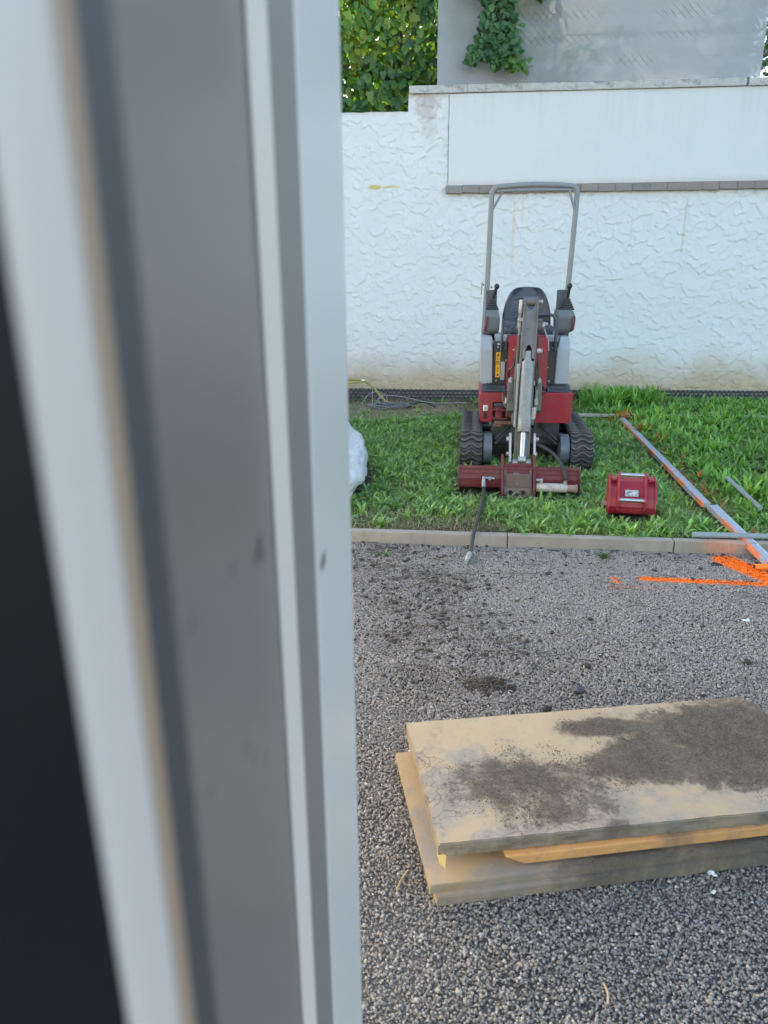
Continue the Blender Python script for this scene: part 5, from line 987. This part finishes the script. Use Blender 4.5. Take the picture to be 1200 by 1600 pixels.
lb = thing('yellow_board', 'lowest and widest yellow board with a rebated edge, flat on the gravel', 'board', (0.110, 1.484, 0.004), R_(8.2), 'stacked yellow boards')
rag([(0.0, 0.0), (1.30, 0.0), (1.30, 0.545), (0.0, 0.552)], 0.030, 0.054, 0.0007, 4, 0.002).build('upper_layer', m_bl, lb)
rag([(0.014, -0.016), (1.30, -0.016), (1.30, 0.54), (0.012, 0.54)], 0.0, 0.0295, 0.0007, 5, 0.002).build('lower_layer', m_bl, lb)

# ================================================================== SMALL THINGS ON THE GRAVEL
m_clod = worn('soil_clod', (0.032, 0.026, 0.021), (0.07, 0.06, 0.05), 0.5, 40, 0.95)
V, F = [], []; off = 0
ico = bmesh.new(); bmesh.ops.create_icosphere(ico, subdivisions=1, radius=1); iv = np.array([v.co[:] for v in ico.verts]); iff = np.array([[v.index for v in f.verts] for f in ico.faces]); ico.free()
def clod(x, y, s, flat=0.5, jit=0.35):
    global off
    a = rng.uniform(0, 6.28); p = iv * (1 + rng.normal(0, jit, (len(iv), 1)) * .6) * s * np.array([rng.uniform(.8, 1.7), rng.uniform(.7, 1.1), flat]); c, s_ = math.cos(a), math.sin(a)
    V.append(np.stack([p[:, 0] * c - p[:, 1] * s_ + x, p[:, 0] * s_ + p[:, 1] * c + y, p[:, 2] + s * flat * .4 + 0.004], -1)); F.append(iff + off); off += len(iv)
for i in range(750):
    r_ = rng.random()
    if r_ < 0.62: t = rng.random() ** 0.8; x, y = -0.05 + 0.42 * t + rng.normal(0, .22), 4.05 - 1.35 * t + rng.normal(0, .16)
    elif r_ < 0.85: x = rng.uniform(-0.15, 2.2); y = kerb_y(x) - abs(rng.normal(0, .10)) - 0.01
    else: x, y = rng.uniform(0, 2), rng.uniform(2.3, 3.9)
    if y > kerb_y(x) - 0.01 or x < -0.4: continue
    clod(x, y, abs(rng.normal(0, 0.0045)) + 0.003)
for i in range(170): clod(0.40 + rng.normal(0, .040), 2.525 + rng.normal(0, .024), rng.uniform(0.005, 0.012), 0.6)
for cx, cy, m_ in ((0.06, 3.45, 12), (0.12, 3.2, 14), (0.30, 3.05, 7), (0.95, 2.75, 10), (0.75, 3.3, 6), (0.86, 3.62, 8), (1.42, 3.0, 5), (0.02, 2.9, 9), (0.35, 2.75, 8), (1.13, 3.75, 6)):
    for i in range(m_): clod(cx + rng.normal(0, .03), cy + rng.normal(0, .016), rng.uniform(0.003, 0.008))
tag(obj('soil_clods', npmesh('soil_clods', np.concatenate(V), np.concatenate(F)), m_clod), 'dark crumbs of earth scattered over the gravel', 'soil', kind='stuff')
m_twig = worn('dead_twig', (0.09, 0.07, 0.05), (0.2, 0.17, 0.13), 0.5, 20, 0.9)
tw = MB(); rt_ = random.Random(4)
for i in range(230):
    if rt_.random() < 0.5: t = rt_.random(); x, y = -0.05 + 0.45 * t + rt_.gauss(0, .22), 4.05 - 1.3 * t + rt_.gauss(0, .14)
    else: x, y = rt_.uniform(-.1, 2.2), rt_.uniform(2.6, 4.05)
    if y > kerb_y(x) - 0.02 or x < -0.4: continue
    a = rt_.gauss(0, .6); L = rt_.uniform(0.03, 0.13); tw.tube([(x, y, .008), (x + L * .5 * math.cos(a), y + L * .5 * math.sin(a) + rt_.gauss(0, .006), .011), (x + L * math.cos(a + .2), y + L * math.sin(a + .2), .007)], 0.0016, 4)
for i in range(45): 
    x, y = 0.40 + rt_.gauss(0, .05), 2.525 + rt_.gauss(0, .028); a = rt_.uniform(0, 6); tw.tube([(x, y, .01), (x + .03 * math.cos(a), y + .03 * math.sin(a), .022)], 0.0016, 4)
tag(tw.build('twigs', m_twig), 'thin dead twigs and roots scattered over the gravel', 'twigs', kind='stuff')
m_straw = worn('straw_stick', (0.32, 0.25, 0.15), (0.12, 0.1, 0.07), 0.4, 20, 0.8)
def stick(pts, r, label): return tag(MB().tube(pts, r, 6).build('stick', m_straw), label, 'stick')
stick([(0.025, 1.52, .010), (0.036, 1.545, .012), (0.056, 1.585, .010)], 0.0028, 'short pale stick on the gravel left of the board stack')
stick([(0.485, 1.20, .010), (0.492, 1.225, .012), (0.490, 1.25, .010)], 0.003, 'pale straw stub on the gravel in front of the board stack')
b = bmesh.new(); bmesh.ops.create_icosphere(b, subdivisions=2, radius=1)
for q in b.verts: q.co = (q.co.x * .024 * random.uniform(.9, 1.1), q.co.y * .017 * random.uniform(.9, 1.1), q.co.z * .012)
tag(MB().bm(b, True).build('stone', worn('slate_blue', (0.035, 0.045, 0.065), rough=0.6), None, (0.743, 2.470, 0.012)), 'dark blue grey stone on the gravel behind the board stack', 'stone')
def crumb(x, y, s, label, n_=4):
    m = MB(); r_ = random.Random(int(x * 1000))
    for i in range(n_): m.box(-s * .5, s * .5, -s * .35, s * .35, 0, s * .16, s * .05, 1, Matrix.Translation((r_.gauss(0, s * .45), r_.gauss(0, s * .25), 0.008)) @ Euler((r_.gauss(0, .3), r_.gauss(0, .3), r_.uniform(0, 3))).to_matrix().to_4x4())
    return tag(m.build('mortar_crumb', worn('white_mortar', (0.66, 0.68, 0.68), (0.4, 0.4, 0.38), 0.3), None, (x, y, 0.0)), label, 'mortar crumb', 'white crumbs on the gravel')
crumb(1.660, 3.052, 0.019, 'white mortar crumb on the open gravel below the orange line', 3); crumb(0.872, 1.570, 0.014, 'white crumb on the gravel just in front of the lowest board', 4); crumb(0.846, 1.505, 0.010, 'smaller white crumb a little way out from the lowest board', 4)
def tuft(x, y, n_, h, cols, label, wd=0.004, z=0.0, lean=(0.2, 1.1)):
    a = rng.uniform(0, 6.28, n_); X = x + rng.normal(0, .012, n_); Y = y + rng.normal(0, .008, n_)
    V, F, T = blades(X, Y, rng.uniform(h * .5, h, n_), np.full(n_, wd) * rng.uniform(.6, 1.2, n_), rng.uniform(*lean, n_), a, tints(n_, cols), 4, [.6, .9, 1, .7, .1]); V[:, 2] += z - V[:, 2].min()
    V = V - np.array([x, y, 0]); return tag(obj('weed_tuft', npmesh('weed_tuft', V, F, T), m_grass, None, (x, y, 0)), label, 'weed', 'weeds on the gravel')
tuft(1.235, 3.84, 70, 0.06, [(0.075, 0.14, 0.04), (0.11, 0.17, 0.06)], 'feathery green weed tuft growing in the gravel right of the hose')
tuft(0.872, 4.04, 14, 0.085, [(0.085, 0.20, 0.03)], 'bright green seedling growing against the kerb', 0.012, 0, (0.1, 0.8))
tuft(0.002, 3.93, 7, 0.05, [(0.16, 0.25, 0.10)], 'pale green seedling in the gravel at the foot of the kerb', 0.022, 0, (0.5, 1.3))

# ================================================================== OPEN DOOR AND FRAME AT THE LEFT (close to the lens)
dr = thing('door_frame', 'pale grey metal door frame with dark door leaf, close and blurred at the left', 'door', (0, 0, 0))
k = N('powder_coat'); v = k.coord(); n = k.noise(v, 40, 4); c = (0.535, 0.52, 0.505); k.bump(k.noise(k.vmul(v, (300, 300, 4)), 1, 2), 0.05, 0.001); 
def scuff(k, v, spots, c):
    for (x, y, z, r_) in spots:
        r_ *= 1.45
        d = k.n('VectorMath', operation='DISTANCE'); k.set(d.inputs[0], k.vmul(v, (1, 0.24, 1))); d.inputs[1].default_value = (x, y * 0.24, z); s_ = k.math('SUBTRACT', 1.0, k.step(k.math('ADD', d.outputs['Value'], k.math('MULTIPLY', k.noise(v, 420, 3), r_ * 1.1)), r_ * .7, r_ * 1.9)); c = k.mix(k.math('MULTIPLY', s_, 0.92), c, (0.022, 0.019, 0.019))
    return c
k.set(k.b.inputs['Roughness'], 0.38)
k.fin(scuff(k, v, [(-0.0472, 0.5282, 1.3393, 0.003), (-0.0472, 0.5278, 1.334, 0.0026)], c), 0.36); m_pc = k.m
k = N('leaf_coat'); v = k.coord(); m_lc = k.fin((0.56, 0.50, 0.465), 0.45)
k = N('shaded_face_coat'); v = k.coord(); m_gc = k.fin(scuff(k, v, [(-0.0632, 0.3477, 1.4175, 0.0032), (-0.0693, 0.4569, 1.378, 0.0026), (-0.064, 0.3616, 1.4075, 0.0022), (-0.069, 0.4515, 1.3702, 0.0022), (-0.0667, 0.41, 1.3973, 0.0018), (-0.0682, 0.437, 1.3803, 0.0014), (-0.0628, 0.3415, 1.4175, 0.003), (-0.0584, 0.2625, 1.3618, 0.0016), (-0.0588, 0.2697, 1.3537, 0.0013), (-0.0597, 0.2867, 1.3385, 0.0015), (-0.0617, 0.3209, 1.3121, 0.0019), (-0.0585, 0.2645, 1.4405, 0.0012), (-0.0541, 0.1865, 1.456, 0.0011), (-0.0543, 0.1898, 1.3961, 0.001)], (0.168, 0.142, 0.130)), 0.42)  # jamb face colour darkened to stand for the shade on it
k = N('dark_leaf'); m_dl = k.fin((0.007, 0.007, 0.0075), 0.55, 0, 0.3)
m_reflect = N('painted_reflection').fin((0.33, 0.225, 0.155), 0.6); m_gap = N('dark_seal').fin((0.055, 0.056, 0.060), 0.6); m_rec = N('recess_coat').fin((0.185, 0.168, 0.158), 0.5)  # the beige stands for a warm reflection
Z0, Z1 = 0.02, 2.35
def vprism(poly, name, m, bev=0.0): return MB().prism(poly, 'z', Z0, Z1, bev, 3).build(name, m, dr)
vprism([(-0.75, 0.075), (-0.0625, 0.130), (-0.0625, 0.160), (-0.75, 0.120)], 'door_leaf', m_dl)
vprism([(-0.0622, 0.1290), (-0.0605, 0.1280), (-0.0590, 0.1320), (-0.0578, 0.1380), (-0.0570, 0.1430), (-0.0566, 0.1480), (-0.0572, 0.1550), (-0.0622, 0.1550)], 'leaf_edge', m_lc, 0.0006)
vprism([(-0.0565, 0.1475), (-0.0557, 0.1505), (-0.0553, 0.1535), (-0.0553, 0.1550), (-0.0566, 0.1550)], 'edge_reflection', m_reflect, 0.0005)  # added beige strip, paints the warm reflection along the leaf edge
vprism([(-0.0566, 0.1555), (-0.0555, 0.1555), (-0.0534, 0.1690), (-0.0900, 0.1690)], 'gap_seal', m_gap)
vprism([(-0.0532, 0.1700), (-0.0674, 0.4195), (-0.14, 0.4195), (-0.10, 0.1700)], 'jamb_face', m_gc, 0.0006)
vprism([(-0.0674, 0.4200), (-0.0655, 0.4185), (-0.0572, 0.4300), (-0.0572, 0.4345), (-0.14, 0.4345), (-0.14, 0.4200)], 'jamb_ridge', m_lc, 0.0008)
vprism([(-0.0585, 0.4350), (-0.0505, 0.4995), (-0.14, 0.4995), (-0.14, 0.4350)], 'jamb_recess', m_rec, 0.0006)
vprism([(-0.0508, 0.5000), (-0.0490, 0.5010), (-0.0343, 0.7200), (-0.0370, 0.7220), (-0.14, 0.7220), (-0.14, 0.5000)], 'outer_trim', m_pc, 0.001)
hw_ = thing('house_wall', 'pale house wall carrying the door frame at the left', 'wall', (-0.16, 0.46, 0))
MB().box(-4.5, 0.0, 0.0, 0.28, -0.1, 3.0).build('wall_body', m_smooth, hw_, None, (0, 0, 0))
stp = MB().box(-1.0, 1.6, -1.2, 0.62, -0.1, 0.012, 0.006).build('doorstep', m_conc); struct(stp)
